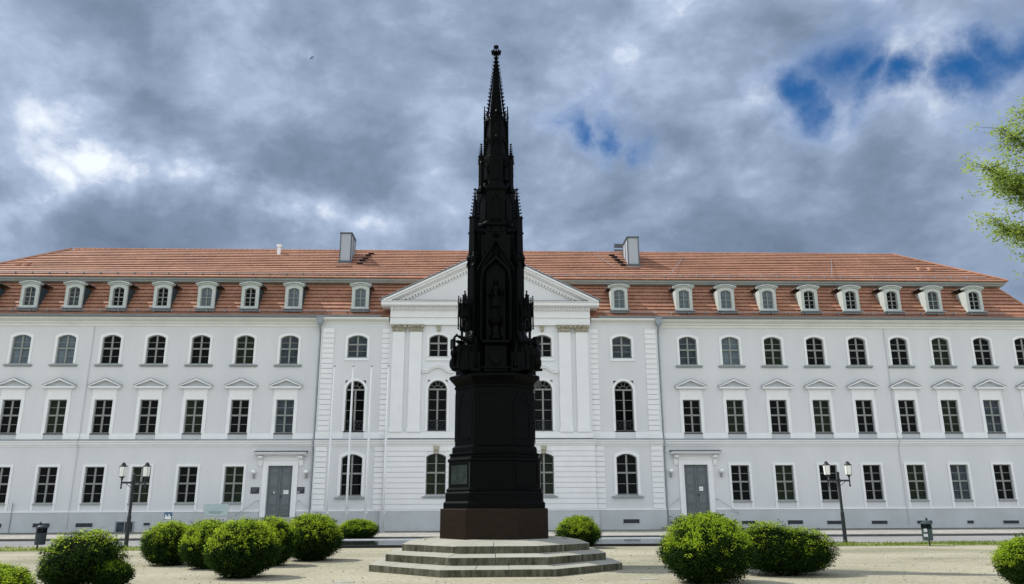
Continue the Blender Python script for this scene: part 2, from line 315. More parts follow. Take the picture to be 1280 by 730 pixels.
def grass(name, regs, n, seed, h=.09):
    rnd = random.Random(seed); mb = MB()
    for _ in range(n):
        r = rnd.choice(regs)
        if len(r) == 4: x = rnd.uniform(r[0], r[1]); y = rnd.uniform(r[2], r[3])
        else:
            a = rnd.uniform(0, 2 * PI); q = r[2] + abs(rnd.gauss(0, r[3])); x = r[0] + q * math.cos(a); y = r[1] + q * math.sin(a)
        if noise.noise(Vector((x * .5, y * .9, seed))) < -.12: continue
        hh = h * rnd.uniform(.4, 1.3); a = rnd.uniform(0, PI); w = .012 + .01 * rnd.random(); lx = rnd.uniform(-.05, .05); ly = rnd.uniform(-.05, .05)
        mb.add([(x - w * math.cos(a), y - w * math.sin(a), 0), (x + w * math.cos(a), y + w * math.sin(a), 0), (x + lx, y + ly, hh)], [(0, 1, 2)])
    return tag(mb.build(name, M['grassblade'], fix=False), 'thin short grass beside the road and round the steps', 'grass', None, 'stuff')
grass('grass', [(-40, -9.5, -19.7, -16.8)] * 3 + [(10.3, 40, -19.7, -16.8)] * 3 + [(.35, -29.1, 3.45, .12)], 26000, 3)

rnd = random.Random(9); mb = MB()
for _ in range(1300):
    y = -20.2 - 17.5 * rnd.random() ** .8; x = rnd.uniform(-22, 22) * (1 if y < -28 else 1.0)
    if math.hypot(x - .35, y + 29.1) < 3.7: continue
    r = rnd.uniform(.010, .026); mb.lump((x, y, r * .3), r * rnd.uniform(.8, 1.6), r, r * .7)
tag(mb.build('loose_gravel', M['pebble']), 'loose small stones scattered over the gravel square', 'gravel', None, 'stuff')
# ------------------------------------------------------------------ the building
BX = 0.43
B = empty('university_building', (BX, 0, 0), 'long pale three storey building with red tiled mansard roof and a columned gable', 'building')
def wallgrid(mb, u0, u1, z0, z1, y, holes, mi=0):
    us = sorted({u0, u1} | {h[0] for h in holes} | {h[1] for h in holes}); zs = sorted({z0, z1} | {h[2] for h in holes} | {h[3] for h in holes})
    us = [u for u in us if u0 <= u <= u1]; zs = [z for z in zs if z0 <= z <= z1]
    for i in range(len(us) - 1):
        for j in range(len(zs) - 1):
            cu = (us[i] + us[i + 1]) / 2; cz = (zs[j] + zs[j + 1]) / 2
            if any(h[0] < cu < h[1] and h[2] < cz < h[3] for h in holes): continue
            mb.add([(us[i], y, zs[j]), (us[i + 1], y, zs[j]), (us[i + 1], y, zs[j + 1]), (us[i], y, zs[j + 1])], [(0, 1, 2, 3)], mi)
UE = 38.75; U1 = 11.33; U2 = 6.72; YO = -.25; YC = -.5
WK = [13.45 + 2.93 * k for k in range(9)]
for s in (-1, 1):
    holes = []
    for k, u in enumerate(WK):
        u = s * u
        holes += [(u - .62, u + .62, 10.74, 12.72), (u - .60, u + .60, 6.19, 8.41)]
        holes += [(u - .80, u + .80, .9, 4.16)] if k == 0 else [(u - .62, u + .62, 1.83, 4.13)]
    a, b = sorted((s * U1, s * UE)); mb = MB(); wallgrid(mb, a, b, 0, 13.95, 0, holes); mb.build('wall', M['wall'], B)
    uo = s * 8.88; a, b = sorted((s * (U2 - .1), s * U1)); mb = MB()
    wallgrid(mb, a, b, 0, 13.95, YO, [(uo - .67, uo + .67, 11.16, 12.69), (uo - .67, uo + .67, 6.24, 9.63), (uo - .69, uo + .69, 2.24, 4.87)])
    mb.add([(s * U1, YO, 0), (s * U1, .02, 0), (s * U1, .02, 13.95), (s * U1, YO, 13.95)], [(0, 1, 2, 3)])
    mb.build('wall', M['wall'], B)
hc = []
for u in (-3.47, 0, 3.47): hc += [(u - .64, u + .64, 11.17, 12.70), (u - .64, u + .64, 6.29, 9.63), (u - .66, u + .66, 2.26, 4.90)]
mb = MB(); wallgrid(mb, -U2, U2, 0, 14.6, YC, hc)
for s in (-1, 1): mb.add([(s * U2, YC, 0), (s * U2, 0, 0), (s * U2, 0, 14.6), (s * U2, YC, 14.6)], [(0, 1, 2, 3)])
mb.build('wall', M['wall2'], B)
mb = MB()   # side and rear walls
mb.add([(-UE, 0, 0), (-UE, 13, 0), (-UE, 13, 13.95), (-UE, 0, 13.95)], [(0, 1, 2, 3)]); mb.add([(UE, 0, 0), (UE, 13, 0), (UE, 13, 13.95), (UE, 0, 13.95)], [(0, 1, 2, 3)])
mb.add([(-UE, 13, 0), (UE, 13, 0), (UE, 13, 13.95), (-UE, 13, 13.95)], [(0, 1, 2, 3)]); mb.build('rear_wall', M['wall'], B)

# plinth, bands, cornices
def bands(prof, z_shift_y, name, m, segs):
    mb = MB()
    for u0, u1, y in segs: mb.extr_x([(yy + y, zz) for yy, zz in prof], u0, u1)
    return mb.build(name, m, B)
D0 = 13.45
def plinth_segs(gap):
    out = []
    for s in (-1, 1):
        e = [(U1, D0 - gap, 0), (D0 + gap, UE, 0)]
        for a, b, y in e: out.append((*sorted((s * a, s * b)), y))
        out.append((*sorted((s * (6.95), s * U1)), YO))
    out.append((-6.95, 6.95, YC)); return out
bands([(-.08, -.05), (-.08, 1.30), (.05, 1.30), (.05, -.05)], 0, 'plinth', M['plinth'], plinth_segs(1.17))
bands([(-.10, 1.30), (-.10, 1.345), (-.03, 1.37), (.05, 1.37), (.05, 1.30)], 0, 'plinth_ledge', M['trim'], plinth_segs(1.17))
segs3 = [(-UE, -U1, 0), (-U1, -U2 - .15, YO), (-U2 - .15, U2 + .15, YC), (U2 + .15, U1, YO), (U1, UE, 0)]
bands([(-.04, 5.36), (-.05, 5.42), (-.12, 5.50), (-.14, 5.60), (-.20, 5.66), (-.20, 5.735), (.05, 5.735), (.05, 5.36)], 0, 'string_course', M['trim'], segs3)
bands([(-.215, 5.735), (-.215, 5.765), (-.0, 5.83), (.05, 5.83), (.05, 5.735)], 0, 'string_course_flashing', M['zinc'], segs3)
# sill band of the first floor between the window panels
mb = MB()
for s in (-1, 1):
    us = [U1] + [c for u in WK for c in (u - .62, u + .62)] + [UE]
    for i in range(0, len(us), 2): a, b = sorted((s * us[i], s * us[i + 1])); mb.box(a, b, -.05, .05, 5.83, 6.19)
    for a, b in ((U2, 8.21), (9.55, U1)): a, b = sorted((s * a, s * b)); mb.box(a, b, YO - .05, YO + .05, 5.83, 6.24)
mb.box(-U2, U2, YC - .16, YC + .05, 5.83, 6.0); mb.box(-U2 + .02, U2 - .02, YC - .12, YC + .05, 6.0, 6.22)
mb.build('sill_band', M['trim'], B)
cor = [(-.02, 13.28), (-.06, 13.34), (-.06, 13.44), (-.15, 13.50), (-.17, 13.60), (-.30, 13.66), (-.42, 13.75), (-.42, 13.86), (.05, 13.86), (.05, 13.28)]
for s in (-1, 1):
    mb = MB(); a, b = sorted((s * U1, s * (UE + .4))); mb.extr_x(cor, a, b); mb.build('cornice', M['cornice'], B)
    mb = MB(); a, b = sorted((s * (U2 + .1), s * (U1 - .01))); mb.extr_x([(y - .13 if y < 0 else y - .25, z) for y, z in cor], a, b); mb.build('cornice', M['cornice'], B)
mb = MB()
for s in (-1, 1):
    a, b = sorted((s * (U2 + .62), s * (UE + .5)))
    mb.extr_x([(-.56, 13.90), (-.62, 13.94), (-.64, 13.99), (-.50, 13.99), (-.48, 13.87), (-.54, 13.87)], a, b)
mb.build('gutter', M['zinc'], B)
# quoins
for s in (-1, 1):
    for (a, b, z0, z1) in ((10.45, 11.20, 5.98, 13.15), (6.74, 7.25, 5.98, 13.15), (10.50, 11.25, 1.37, 5.34), (6.80, 7.45, 1.37, 5.34)):
        mb = MB(); n = round((z1 - z0) / .335); h = (z1 - z0) / n
        for k in range(n): mb.box(s * a, s * b, YO - .065, YO + .02, z0 + k * h + .018, z0 + (k + 1) * h - .018)
        mb.build('quoins', M['trim'], B, bevel=.008)
# rusticated ground floor of the middle
mb = MB(); n = 12; z0, z1 = 1.38, 5.34; h = (z1 - z0) / n
for k in range(n):
    a, b = z0 + k * h + .013, z0 + (k + 1) * h - .013
    gaps = []
    if b > 2.05 and a < 5.0:
        g = .70 if a < 4.6 else .55
        gaps = [(-3.47 - g, -3.47 + g), (-g, g), (3.47 - g, 3.47 + g)]
    us = [-6.80] + [c for g_ in gaps for c in g_] + [6.80]
    for i in range(0, len(us), 2): mb.box(us[i], us[i + 1], YC - .06, YC + .02, a, b)
mb.build('rustication', M['trim'], B, bevel=.008)

# pilasters with carved capitals
for s in (-1, 1):
    for u in (6.12, 4.98):
        mb = MB(); u = s * u
        mb.box(u - .45, u + .45, YC - .2, YC, 6.22, 6.5); mb.box(u - .40, u + .40, YC - .16, YC, 6.5, 12.85)
        p = mb.build('pilaster', M['trim'], B, bevel=.01)
        mb = MB(); mb.loft([[(u - w, YC - d, z), (u + w, YC - d, z), (u + w, YC, z), (u - w, YC, z)] for w, d, z in ((.41, .17, 12.84), (.43, .19, 12.9), (.44, .2, 13.15), (.52, .30, 13.27), (.54, .32, 13.33))])
        rnd = random.Random(5)
        for lu in (-.36, -.12, .12, .36):
            mb.lump((u + lu, YC - .23, 12.98), .10, .07, .12); mb.lump((u + lu * 1.1, YC - .27, 13.17), .09, .08, .09)
        for q in (-1, 1): mb.lathe(u + q * .43, YC - .3, [(.02, 13.08), (.10, 13.12), (.11, 13.22), (.03, 13.27)], 8)
        mb.lump((u, YC - .32, 13.26), .09, .06, .09)
        mb.build('capital', M['tan'], p)
# entablature and pediment
mb = MB(); W_ = 6.72
mb.extr_x([(-.66, 13.33), (-.66, 13.80), (-.74, 13.83), (-.74, 13.87), (-.66, 13.90), (-.66, 14.28), (-.78, 14.33), (-.78, 14.50), (-.95, 14.53), (-1.12, 14.60), (-1.12, 14.78), (-1.2, 14.84), (-1.2, 14.88), (-.3, 14.88), (-.3, 13.33)], -W_, W_)
for s in (-1, 1):   # the cornice breaks out past the frieze
    mb.extr_x([(-.95, 14.53), (-1.12, 14.60), (-1.12, 14.78), (-1.2, 14.84), (-1.2, 14.88), (.6, 14.88), (.6, 14.53)], s * W_, s * (W_ + .58))
ent = mb.build('entablature', M['trim'], B)
mb = MB(); u = -6.62
while u < 6.6: mb.box(u, u + .10, -.90, -.77, 14.36, 14.50); u += .2
mb.build('dentils', M['trim'], ent)
mb = MB(); mb.box(-6.6, 6.6, -1.21, -.70, 14.872, 14.905); mb.build('flashing', M['zincd'], ent)
AP = 18.50; SL = (AP - 14.93) / 7.35
mb = MB(); mb.prism([(-6.9, 14.88), (6.9, 14.88), (0, AP - .45)], -.72, -.3); ped = mb.build('pediment', M['wall2'], B)
def rake(mb, lo, hi, y0, y1, ue=7.3):     # band parallel to the slope, between lo and hi below the top edge
    for s in (-1, 1):
        mb.prism([(s * ue, 14.93 - lo if False else AP - SL * ue - hi), (0, AP - hi), (0, AP - lo), (s * ue, AP - SL * ue - lo)][::s], y0, y1)
mb = MB()
for lo, hi, y in ((0.05, .20, -1.22), (.20, .36, -1.12), (.36, .44, -.98), (.44, .66, -.85)):
    for s in (-1, 1):
        ue = 7.3 if hi < .2 + .01 else (7.2 if hi < .4 else 6.7)
        zlo = max(14.88, AP - SL * ue - hi)
        uh = (AP - hi - 14.881) / SL; ue2 = min(ue, uh)
        pts = [(0, AP - hi), (s * ue2, AP - SL * ue2 - hi), (s * ue, max(14.884, AP - SL * ue - lo)) if ue > ue2 else (s * ue2, AP - SL * ue2 - lo), (0, AP - lo)]
        if ue > ue2: pts = [(0, AP - hi), (s * uh, 14.881), (s * min(ue, (AP - lo - 14.881) / SL), max(14.882, AP - SL * ue - lo)), (0, AP - lo)]
        mb.prism(pts, y, -.5)
mb.build('raking_cornice', M['trim'], ped)
mb = MB()
for s in (-1, 1):
    u = .12
    while AP - SL * u - .86 > 14.9:
        z = AP - SL * u - .80
        mb.prism([(s * u, z + .0), (s * (u + .10), z - SL * .10), (s * (u + .10), z - SL * .10 + .15), (s * u, z + .15)], -.84, -.71); u += .2
mb.build('dentils', M['trim'], ped)
mb = MB()
for s in (-1, 1):
    pts = [(0, AP), (s * 7.42, AP - SL * 7.42), (s * 7.42, AP - SL * 7.42 + .055), (0, AP + .055)]
    mb.prism(pts, -1.27, -.55)
mb.build('gable_flashing', M['zinc'], ped)
mb = MB()
for s in (-1, 1): mb.prism([(0, AP - .02), (s * 7.4, AP - SL * 7.4 - .02), (s * 7.4, AP - SL * 7.4 + .03), (0, AP + .03)], -.55, 4.6)
mb.build('gable_roof', M['tile'], B)

# main roof: saw-tooth tile courses all the way round
def ringpts(o, z): return [(-UE - .45 + o, -.52 + o, z), (UE + .45 - o, -.52 + o, z), (UE + .45 - o, 13.5 - o, z), (-UE - .45 + o, 13.5 - o, z)]
def courses(o0, z0, o1, z1, n, t):
    L = math.hypot(o1 - o0, z1 - z0); nx, nz_ = -(z1 - z0) / L, (o1 - o0) / L; rr = []
    for k in range(n):
        a = k / n; b = (k + 1) / n; j = random.uniform(.85, 1.15)
        oa, za = o0 + (o1 - o0) * a, z0 + (z1 - z0) * a; ob, zb = o0 + (o1 - o0) * b, z0 + (z1 - z0) * b
        q = .13 / L; rr.append((oa + (o1 - o0) * q, za + (z1 - z0) * q)) if k else rr.append((oa, za))
        rr.append((oa + nx * t * j, za + nz_ * t * j)); rr.append((ob + nx * .004, zb + nz_ * .004))
    return rr
def roofmesh(prof):
    mb = MB(); mb.loft([ringpts(o, z) for o, z in prof], True); return mb
roof = roofmesh(courses(0.0, 13.93, .70, 14.36, 3, .035) + courses(.70, 14.36, 2.32, 16.80, 8, .09)).build('mansard_roof', M['tile_low'], B)
yr = 7.0
up_ = roofmesh([(1.92, 17.07)] + courses(1.72, 17.12, yr, 20.78, 15, .07)); up_.build('upper_roof', M['tile'], B)
mb = MB(); mb.loft([ringpts(2.3, 16.80), ringpts(1.96, 16.83), ringpts(1.92, 16.92), ringpts(1.84, 16.96), ringpts(1.80, 17.07), ringpts(2.7, 17.07)]); mb.build('roof_cornice', M['cornz'], B)
mb = MB()
x = -32.0
while x < 32.0: mb.tube((x, 6.48, 20.80), (x + .40, 6.48, 20.82), .10, .115, 8); x += .4
mb.build('ridge_tiles', M['tile'], B)
for s in (-1, 1):
    mb = MB()
    for q in range(18):
        t0, t1 = q / 18, (q + 1) / 18
        f = lambda t: (s * (UE + .45 - 1.72 - (yr - 1.72) * t), -.52 + 1.72 + (yr - 1.72) * t, 17.18 + 3.65 * t)
        mb.tube(f(t0), f(t1), .09, .11, 6)
    mb.build('hip_tiles', M['tile'], B); mb = MB()
    for q in range(7):
        t0, t1 = q / 7, (q + 1) / 7
        f = lambda t: (s * (UE + .45 - .7 - 1.6 * t), .18 + 1.6 * t, 14.42 + 2.4 * t)
        mb.tube(f(t0), f(t1), .08, .10, 6)
    mb.build('lower_hip_tiles', M['tile_low'], B)
mb = MB()      # snow guards above the eaves and above the mansard
for (y, z) in ((-.02, 14.30), (1.55, 17.38)):
    x = -35.5
    while x < 35.6:
        if not (z < 15 and abs(x) < 7.6) and abs(x) > 0: mb.box(x - .015, x + .015, y - .10, y + .1, z - .02, z + .16)
        x += 1.17
    for dz in (.06, .14):
        for a, b in (((-36, -7.6), (7.6, 36)) if z < 15 else ((-36, 36),)): mb.tube((a, y - .08, z + dz), (b, y - .08, z + dz), .012, n=5)
mb.build('snow_guard', M['zinc'], B)
# foot treads, vents
for s in (-1, 1):
    for k in range(5):
        mb = MB(); y = 3.7 + k * .52; z = 17.12 + (y - 1.2) * .693 + .06; u = s * (9.95 - .0 * k) - (0 if s > 0 else -.3) - s * .12 * k
        mb.box(u - .22, u + .22, y - .14, y + .10, z + .05, z + .09); mb.box(u - .2, u - .17, y - .05, y, z - .1, z + .05); mb.box(u + .17, u + .2, y - .05, y, z - .1, z + .05); mb.build('roof_step', M['darkmetal'], B)
    mb = MB(); mb.box(s * 10.6 - .7, s * 10.6 + .5, 3.1, 3.32, 18.46, 18.52); mb.build('roof_walkway', M['darkmetal'], B)
for u, y, m_ in ((-34.0 + .0, 3.1, 'tile'), (-33.35, 3.1, 'tile'), (32.2, 3.1, 'tile'), (33.0, 3.1, 'tile')):
    z = 17.12 + (y - 1.2) * .693
    mb = MB(); mb.loft([[(u - w, y - .12, zz), (u + w, y - .12, zz), (u + w, y + .35, zz + .14), (u - w, y + .35, zz + .14)] for w, zz in ((.13, z - .05), (.11, z + .16), (.05, z + .24))]); mb.build('roof_vent', M[m_], B)
mb = MB(); mb.lathe(-16.2, 5.8, [(.14, 20.2), (.13, 20.85), (.2, 20.85), (.2, 21.05), (.05, 21.1)], 14); mb.build('vent_pipe', M['alu'], B)
# sheet-clad chimneys
def chimney(u0, u1, y0, y1, z0, z1, mat_='steel'):
    mb = MB(); mb.box(u0, u1, y0, y1, z0, z1); c = mb.build('chimney', M['chim'], B)
    mb = MB(); e = .035; t = .07
    for u in (u0, u1):
        for y in (y0, y1): mb.box(u - e, u + e, y - e, y + e, z0, z1 + .01)
    mb.box(u0 - e, u1 + e, (y0 + y1) / 2 - .03, (y0 + y1) / 2 + .03, z0, z1 + .02)
    mb.build('corner_trim', M['zincd'], c)
    mb = MB(); mb.box(u0 - .07, u1 + .07, y0 - .07, y1 + .07, z1 + .01, z1 + .10); mb.build('cap', M['zincd'], c)
    mb = MB(); zb = 17.12 + (y0 - 1.2) * .693; mb.box(u0 - .09, u1 + .09, y0 - .14, y0 + .1, zb - .12, zb + .14); mb.build('flashing', M['zincd'], c)
M['chim'] = mat('chimney sheet', (.40, .44, .49), .55, .12, .8, .3, stretch=(8, 8, .6)); M['zincd'] = mat('dark zinc', (.10, .12, .14), .6, .2, 3, .3)
chimney(-11.22, -10.42, 4.05, 5.75, 18.5, 21.38); chimney(10.36, 11.18, 3.75, 5.6, 18.5, 21.12); chimney(10.2, 10.9, 8.2, 9.2, 19, 21.55)

# ---- windows
def window(kind, w, z0, z1, rise, rows, transom=None, sw=.16, sill=True, surround='ring', depth=.16, fan=False, rail=False):
    """prototype at u=0 on wall plane y=0, a window part with its sub-parts"""
    b = outline(w, z0, z1, rise); mb = MB()
    ring(mb, outline(w - .055, z0 + .055, z1 - .05, max(0, rise - .01) if rise else 0), b, depth - .05, depth + .03)
    zt = transom if transom else z0 + (z1 - z0) * .53
    mb.box(-.055, .055, depth - .07, depth + .02, z0, zt if fan else z1 - .02)
    mb.box(-w + .03, w - .03, depth - .085, depth + .02, zt - .05, zt + .055)
    lo, hi = rows
    for k in range(1, lo): zz = z0 + (zt - z0) * k / lo; mb.box(-w + .04, w - .04, depth - .02, depth + .015, zz - .016, zz + .016)
    if not fan:
        for k in range(1, hi): zz = zt + (z1 - rise * .3 - zt) * k / hi; mb.box(-w + .04, w - .04, depth - .02, depth + .015, zz - .016, zz + .016)
    else:
        R0 = w * .42; n = 10
        pts = [(R0 * math.cos(PI * i / n), zt + .05 + R0 * .8 * math.sin(PI * i / n)) for i in range(n + 1)]
        for i in range(n): mb.tube((pts[i][0], depth, pts[i][1]), (pts[i + 1][0], depth, pts[i + 1][1]), .018, n=4)
        for a in (35, 75, 105, 145):
            c, s_ = math.cos(math.radians(a)), math.sin(math.radians(a)); mb.tube((R0 * c, depth, zt + .05 + R0 * .8 * s_), ((w - .03) * c, depth, zt + .05 + (z1 - zt - .1) * s_), .016, n=4)
    fr = mb.build('window', M['frame'], B)
    mb = MB(); mb.add([(x, depth + .0, z) for x, z in b], [tuple(range(len(b)))]); pane = mb.build('pane', M['glass'], fr)
    mb = MB()
    if surround == 'ring': ring(mb, b, outline(w + sw, z0 - (0 if sill else .0), z1 + sw, rise * 1.05 if rise else 0) if rise else outline(w + sw, z0, z1 + sw, 0), -.04, depth + .03)
    return fr, mb
protos = {}
def finish(fr, mb, extra=None):
    s = mb.build('surround', M['trim'], fr); return fr
# top floor, wings
fr, mb = window('top', .60, 10.76, 12.70, .20, (2, 2)); finish(fr, mb)
mb = MB(); mb.box(-.92, .92, -.13, .05, 10.63, 10.705); mb.box(-.86, .86, -.08, .05, 10.57, 10.63); mb.box(-.63, .63, -.06, .17, 10.705, 10.76); mb.build('sill', M['dirty'], fr); protos['top'] = fr
# first floor, wings
fr, mb = window('mid', .58, 6.22, 8.39, 0, (2, 2))
mb.v = []; mb.f = []; mb.mi = []
ring(mb, outline(.58, 6.22, 8.39, 0), outline(.80, 6.19, 8.62, 0), -.05, .19); mb.prism([(-.74, 8.622), (.74, 8.622), (.78, 9.10), (-.78, 9.10)], -.04, .01)
finish(fr, mb)
mb = MB(); mb.box(-.62, .62, -.07, .17, 6.15, 6.215); mb.build('sill', M['darkmetal'], fr)
mb = MB(); mb.box(-.60, .60, -.012, .02, 5.84, 6.15); mb.build('apron', M['plinth'], fr)
mb = MB(); mb.box(-1.0, 1.0, -.24, .02, 9.13, 9.24)
for s in (-1, 1): mb.prism([(s * 1.02, 9.24), (0, 9.66), (0, 9.78), (s * 1.06, 9.30)], -.26, .02)
mb.box(-.9, .9, -.12, .02, 9.08, 9.13); hood = mb.build('hood', M['trim'], fr)
mb = MB()
for s in (-1, 1): mb.prism([(s * 1.07, 9.30), (0, 9.782), (0, 9.80), (s * 1.09, 9.315)], -.28, .02)
mb.build('hood_flashing', M['zincd'], fr)
mb = MB(); mb.prism([(-.90, 9.24), (.90, 9.24), (0, 9.61)], -.03, .02); mb.build('tympanum', M['plinth'], fr); protos['mid'] = fr
# ground floor, wings
fr, mb = window('low', .60, 1.86, 4.11, 0, (2, 2)); mb.v = []; mb.f = []; mb.mi = []
ring(mb, outline(.60, 1.86, 4.11, 0), outline(.76, 1.82, 4.26, 0), -.05, .19)
for s in (-1, 1): mb.box(s * .61, s * .76, -.048, .01, 1.375, 1.818)
finish(fr, mb)
mb = MB(); mb.box(-.64, .64, -.09, .17, 1.77, 1.855); mb.build('sill', M['dirty'], fr); protos['low'] = fr
# middle bay and side bays
fr, mb = window('ctop', .62, 11.19, 12.68, .22, (2, 1), transom=12.1); finish(fr, mb)
mb = MB(); mb.box(-.80, .80, -.07, .05, 10.92, 11.10); mb.box(-.64, .64, -.05, .17, 11.13, 11.185); mb.build('sill', M['trim'], fr)
mb = MB(); mb.prism([(-.10, 12.92), (.10, 12.92), (.15, 13.32), (-.15, 13.32)], -.14, .02); mb.lump((0, -.16, 13.22), .16, .07, .10); mb.lump((0, -.15, 13.0), .09, .05, .1); mb.build('keystone', M['tan'], fr); protos['ctop'] = fr
fr, mb = window('cmid', .62, 6.31, 9.61, .58, (4, 1), transom=9.02, fan=True); finish(fr, mb)
mb = MB()
for k in range(9): x = -.52 + .13 * k; mb.tube((x, .05, 6.36), (x, .05, 7.0), .011, n=5)
for k in range(5):
    cx = -.46 + .23 * k
    for i in range(8):
        a0, a1 = i * PI / 4, (i + 1) * PI / 4; mb.tube((cx + .1 * math.cos(a0), .04, 6.68 + .15 * math.sin(a0)), (cx + .1 * math.cos(a1), .04, 6.68 + .15 * math.sin(a1)), .012, n=4)
for z in (6.36, 6.98): mb.box(-.6, .6, .03, .07, z, z + .03)
mb.build('railing', M['darkmetal'], fr); protos['omid'] = fr; proto_mid_c = copy_tree(fr, B)
n = 12; top = []; bot = []
pts = [(-1.05, 0), (-.72, .0)] + [(-.6 + 1.2 * i / n, .34 * math.sin(PI * i / n) ** .8) for i in range(1, n)] + [(.72, 0), (1.05, 0)]
mb = MB()
for i in range(len(pts) - 1):
    (x0, a), (x1, b) = pts[i], pts[i + 1]; mb.prism([(x0, 10.10 + a), (x1, 10.10 + b), (x1, 10.24 + b), (x0, 10.24 + a)], -.14, .02); mb.prism([(x0, 10.24 + a), (x1, 10.24 + b), (x1, 10.29 + b), (x0, 10.29 + a)], -.2, .02)
mb.build('hood', M['trim'], proto_mid_c); protos['cmid'] = proto_mid_c
mb = MB(); mb.prism([(-.78, 9.95), (-.5, 9.95)] + [(-.4 + .8 * i / 8, 9.93 + .14 * math.sin(PI * i / 8)) for i in range(9)] + [(.5, 9.95), (.78, 9.95), (.78, 10.72), (-.78, 10.72)], -.035, .02); mb.build('panel', M['trim'], protos['omid'])
fr, mb = window('cgr', .64, 2.28, 4.88, .20, (2, 2)); mb.v = []; mb.f = []; mb.mi = []
ring(mb, outline(.64, 2.28, 4.88, .20), outline(.71, 2.26, 4.99, .22), -.055, .19); finish(fr, mb)
mb = MB(); mb.box(-.86, .86, -.16, .05, 2.12, 2.2); mb.box(-.68, .68, -.05, .17, 2.2, 2.27); mb.build('sill', M['dirty'], fr)
mb = MB(); mb.prism([(-.13, 4.86), (.13, 4.86), (.2, 5.36), (-.2, 5.36)], -.13, .02); mb.lump((0, -.15, 5.12), .14, .07, .17); mb.build('keystone', M['tan'], fr); protos['cgr'] = fr
fr, mb = window('otop', .65, 11.18, 12.67, .22, (2, 1), transom=12.05); finish(fr, mb)
mb = MB(); mb.box(-.82, .82, -.05, .05, 10.96, 11.14); mb.build('sill', M['trim'], fr); protos['otop'] = fr
fr, mb = window('ogr', .67, 2.26, 4.85, .24, (2, 2), sw=.18); finish(fr, mb)
mb = MB(); mb.box(-1.0, 1.0, -.16, .05, 2.08, 2.17); mb.box(-.7, .7, -.05, .17, 2.17, 2.25); mb.build('sill', M['dirty'], fr); protos['ogr'] = fr

places = []   # kind, u, y, pane material
g, gg, gb, gc = 'glass', 'glassg', 'glassb', 'glassc'
topL = [gc, gg, g, g, g, gb, gb, gg, g]; topR = [gc, gb, gg, g, g, g, gg, g, g]
midL = [gc, g, gg, g, g, gg, g, g, g]; midR = [g, gg, g, gg, g, g, gg, gc, g]
lowL = [None, gg, g, gg, g, g, g, gg, g]; lowR = [None, g, gg, g, g, gg, gc, g, gc]
for s, T_, M_, L_ in ((-1, topL, midL, lowL), (1, topR, midR, lowR)):
    for k, u in enumerate(WK):
        places += [('top', s * u, 0, T_[k]), ('mid', s * u, 0, M_[k])]
        if k: places.append(('low', s * u, 0, L_[k]))
    places += [('otop', s * 8.88, YO, gc), ('omid', s * 8.88, YO, g), ('ogr', s * 8.88, YO, g)]
for u in (-3.47, 0, 3.47): places += [('ctop', u, YC, g), ('cmid', u, YC, g), ('cgr', u, YC, gg)]
used = set()
pane_variants = {}
for kind, u, y, pm in places:
    if kind in used: o = copy_tree(protos[kind], B)
    else: o = protos[kind]; used.add(kind)
    o.location = (u, y, 0)
    for ch in children(o):
        if ch.name.startswith('pane') :
            key = (kind, pm)
            if key not in pane_variants:
                me = ch.data.copy(); me.materials.clear(); me.materials.append(M[pm]); pane_variants[key] = me
            ch.data = pane_variants[key]

# ---- doors
for s in (-1, 1):
    u = s * 13.45
    mb = MB(); z0, z1 = .97, 4.14; w = .78
    mb.box(u - w, u + w, .10, .16, z0, z1)
    for q in (-1, 1):
        c = u + q * w / 2
        for a, b in ((.06, .32), (.40, .66), (.72, 1.42), (1.50, 1.80), (1.86, 2.62), (2.70, 3.06)):
            i0, i1 = c - .29, c + .29; t = .035
            mb.box(i0, i1, .075, .10, z0 + a, z0 + a + t); mb.box(i0, i1, .075, .10, z0 + b - t, z0 + b); mb.box(i0, i0 + t, .075, .10, z0 + a + t, z0 + b - t); mb.box(i1 - t, i1, .075, .10, z0 + a + t, z0 + b - t)
            mb.box(i0 + .07, i1 - .07, .085, .10, z0 + a + .06, z0 + b - .06)
    mb.box(u - .035, u + .035, .05, .10, z0, z1)
    d = mb.build('door', M['door'], B)
    mb = MB(); mb.box(u + .06, u + .10, .03, .10, 2.15, 2.32); mb.tube((u + .08, .02, 2.25), (u + .22, .02, 2.25), .015); mb.build('handle', M['darkmetal'], d)
    mb = MB(); ring(mb, outline(.78, .96, 4.14, 0), outline(1.12, .96, 4.46, 0), -.09, .19); ring(mb, outline(.80, .96, 4.16, 0), outline(.88, .96, 4.24, 0), -.11, -.08)
    o = mb.build('surround', M['trim'], d); o.location = (u, 0, 0)
    mb = MB(); mb.box(-1.3, 1.3, -.05, .02, 4.47, 4.76); mb.extr_x([(-.08, 4.76), (-.40, 4.82), (-.52, 4.90), (-.52, 4.98), (.02, 4.98), (.02, 4.76)], -1.62, 1.62)
    for q in (-1, 1):
        mb.extr_x([(.0, 4.10), (-.06, 4.12), (-.10, 4.25), (-.12, 4.5), (-.34, 4.62), (-.36, 4.755), (0, 4.755)], q * 1.28 - .13, q * 1.28 + .13)
    o = mb.build('canopy', M['trim'], d); o.location = (u, 0, 0)
    mb = MB(); mb.extr_x([(-.56, 4.98), (-.56, 5.01), (.02, 5.10), (.02, 4.98)], u - 1.66, u + 1.66); mb.build('canopy_flashing', M['zincd'], d)
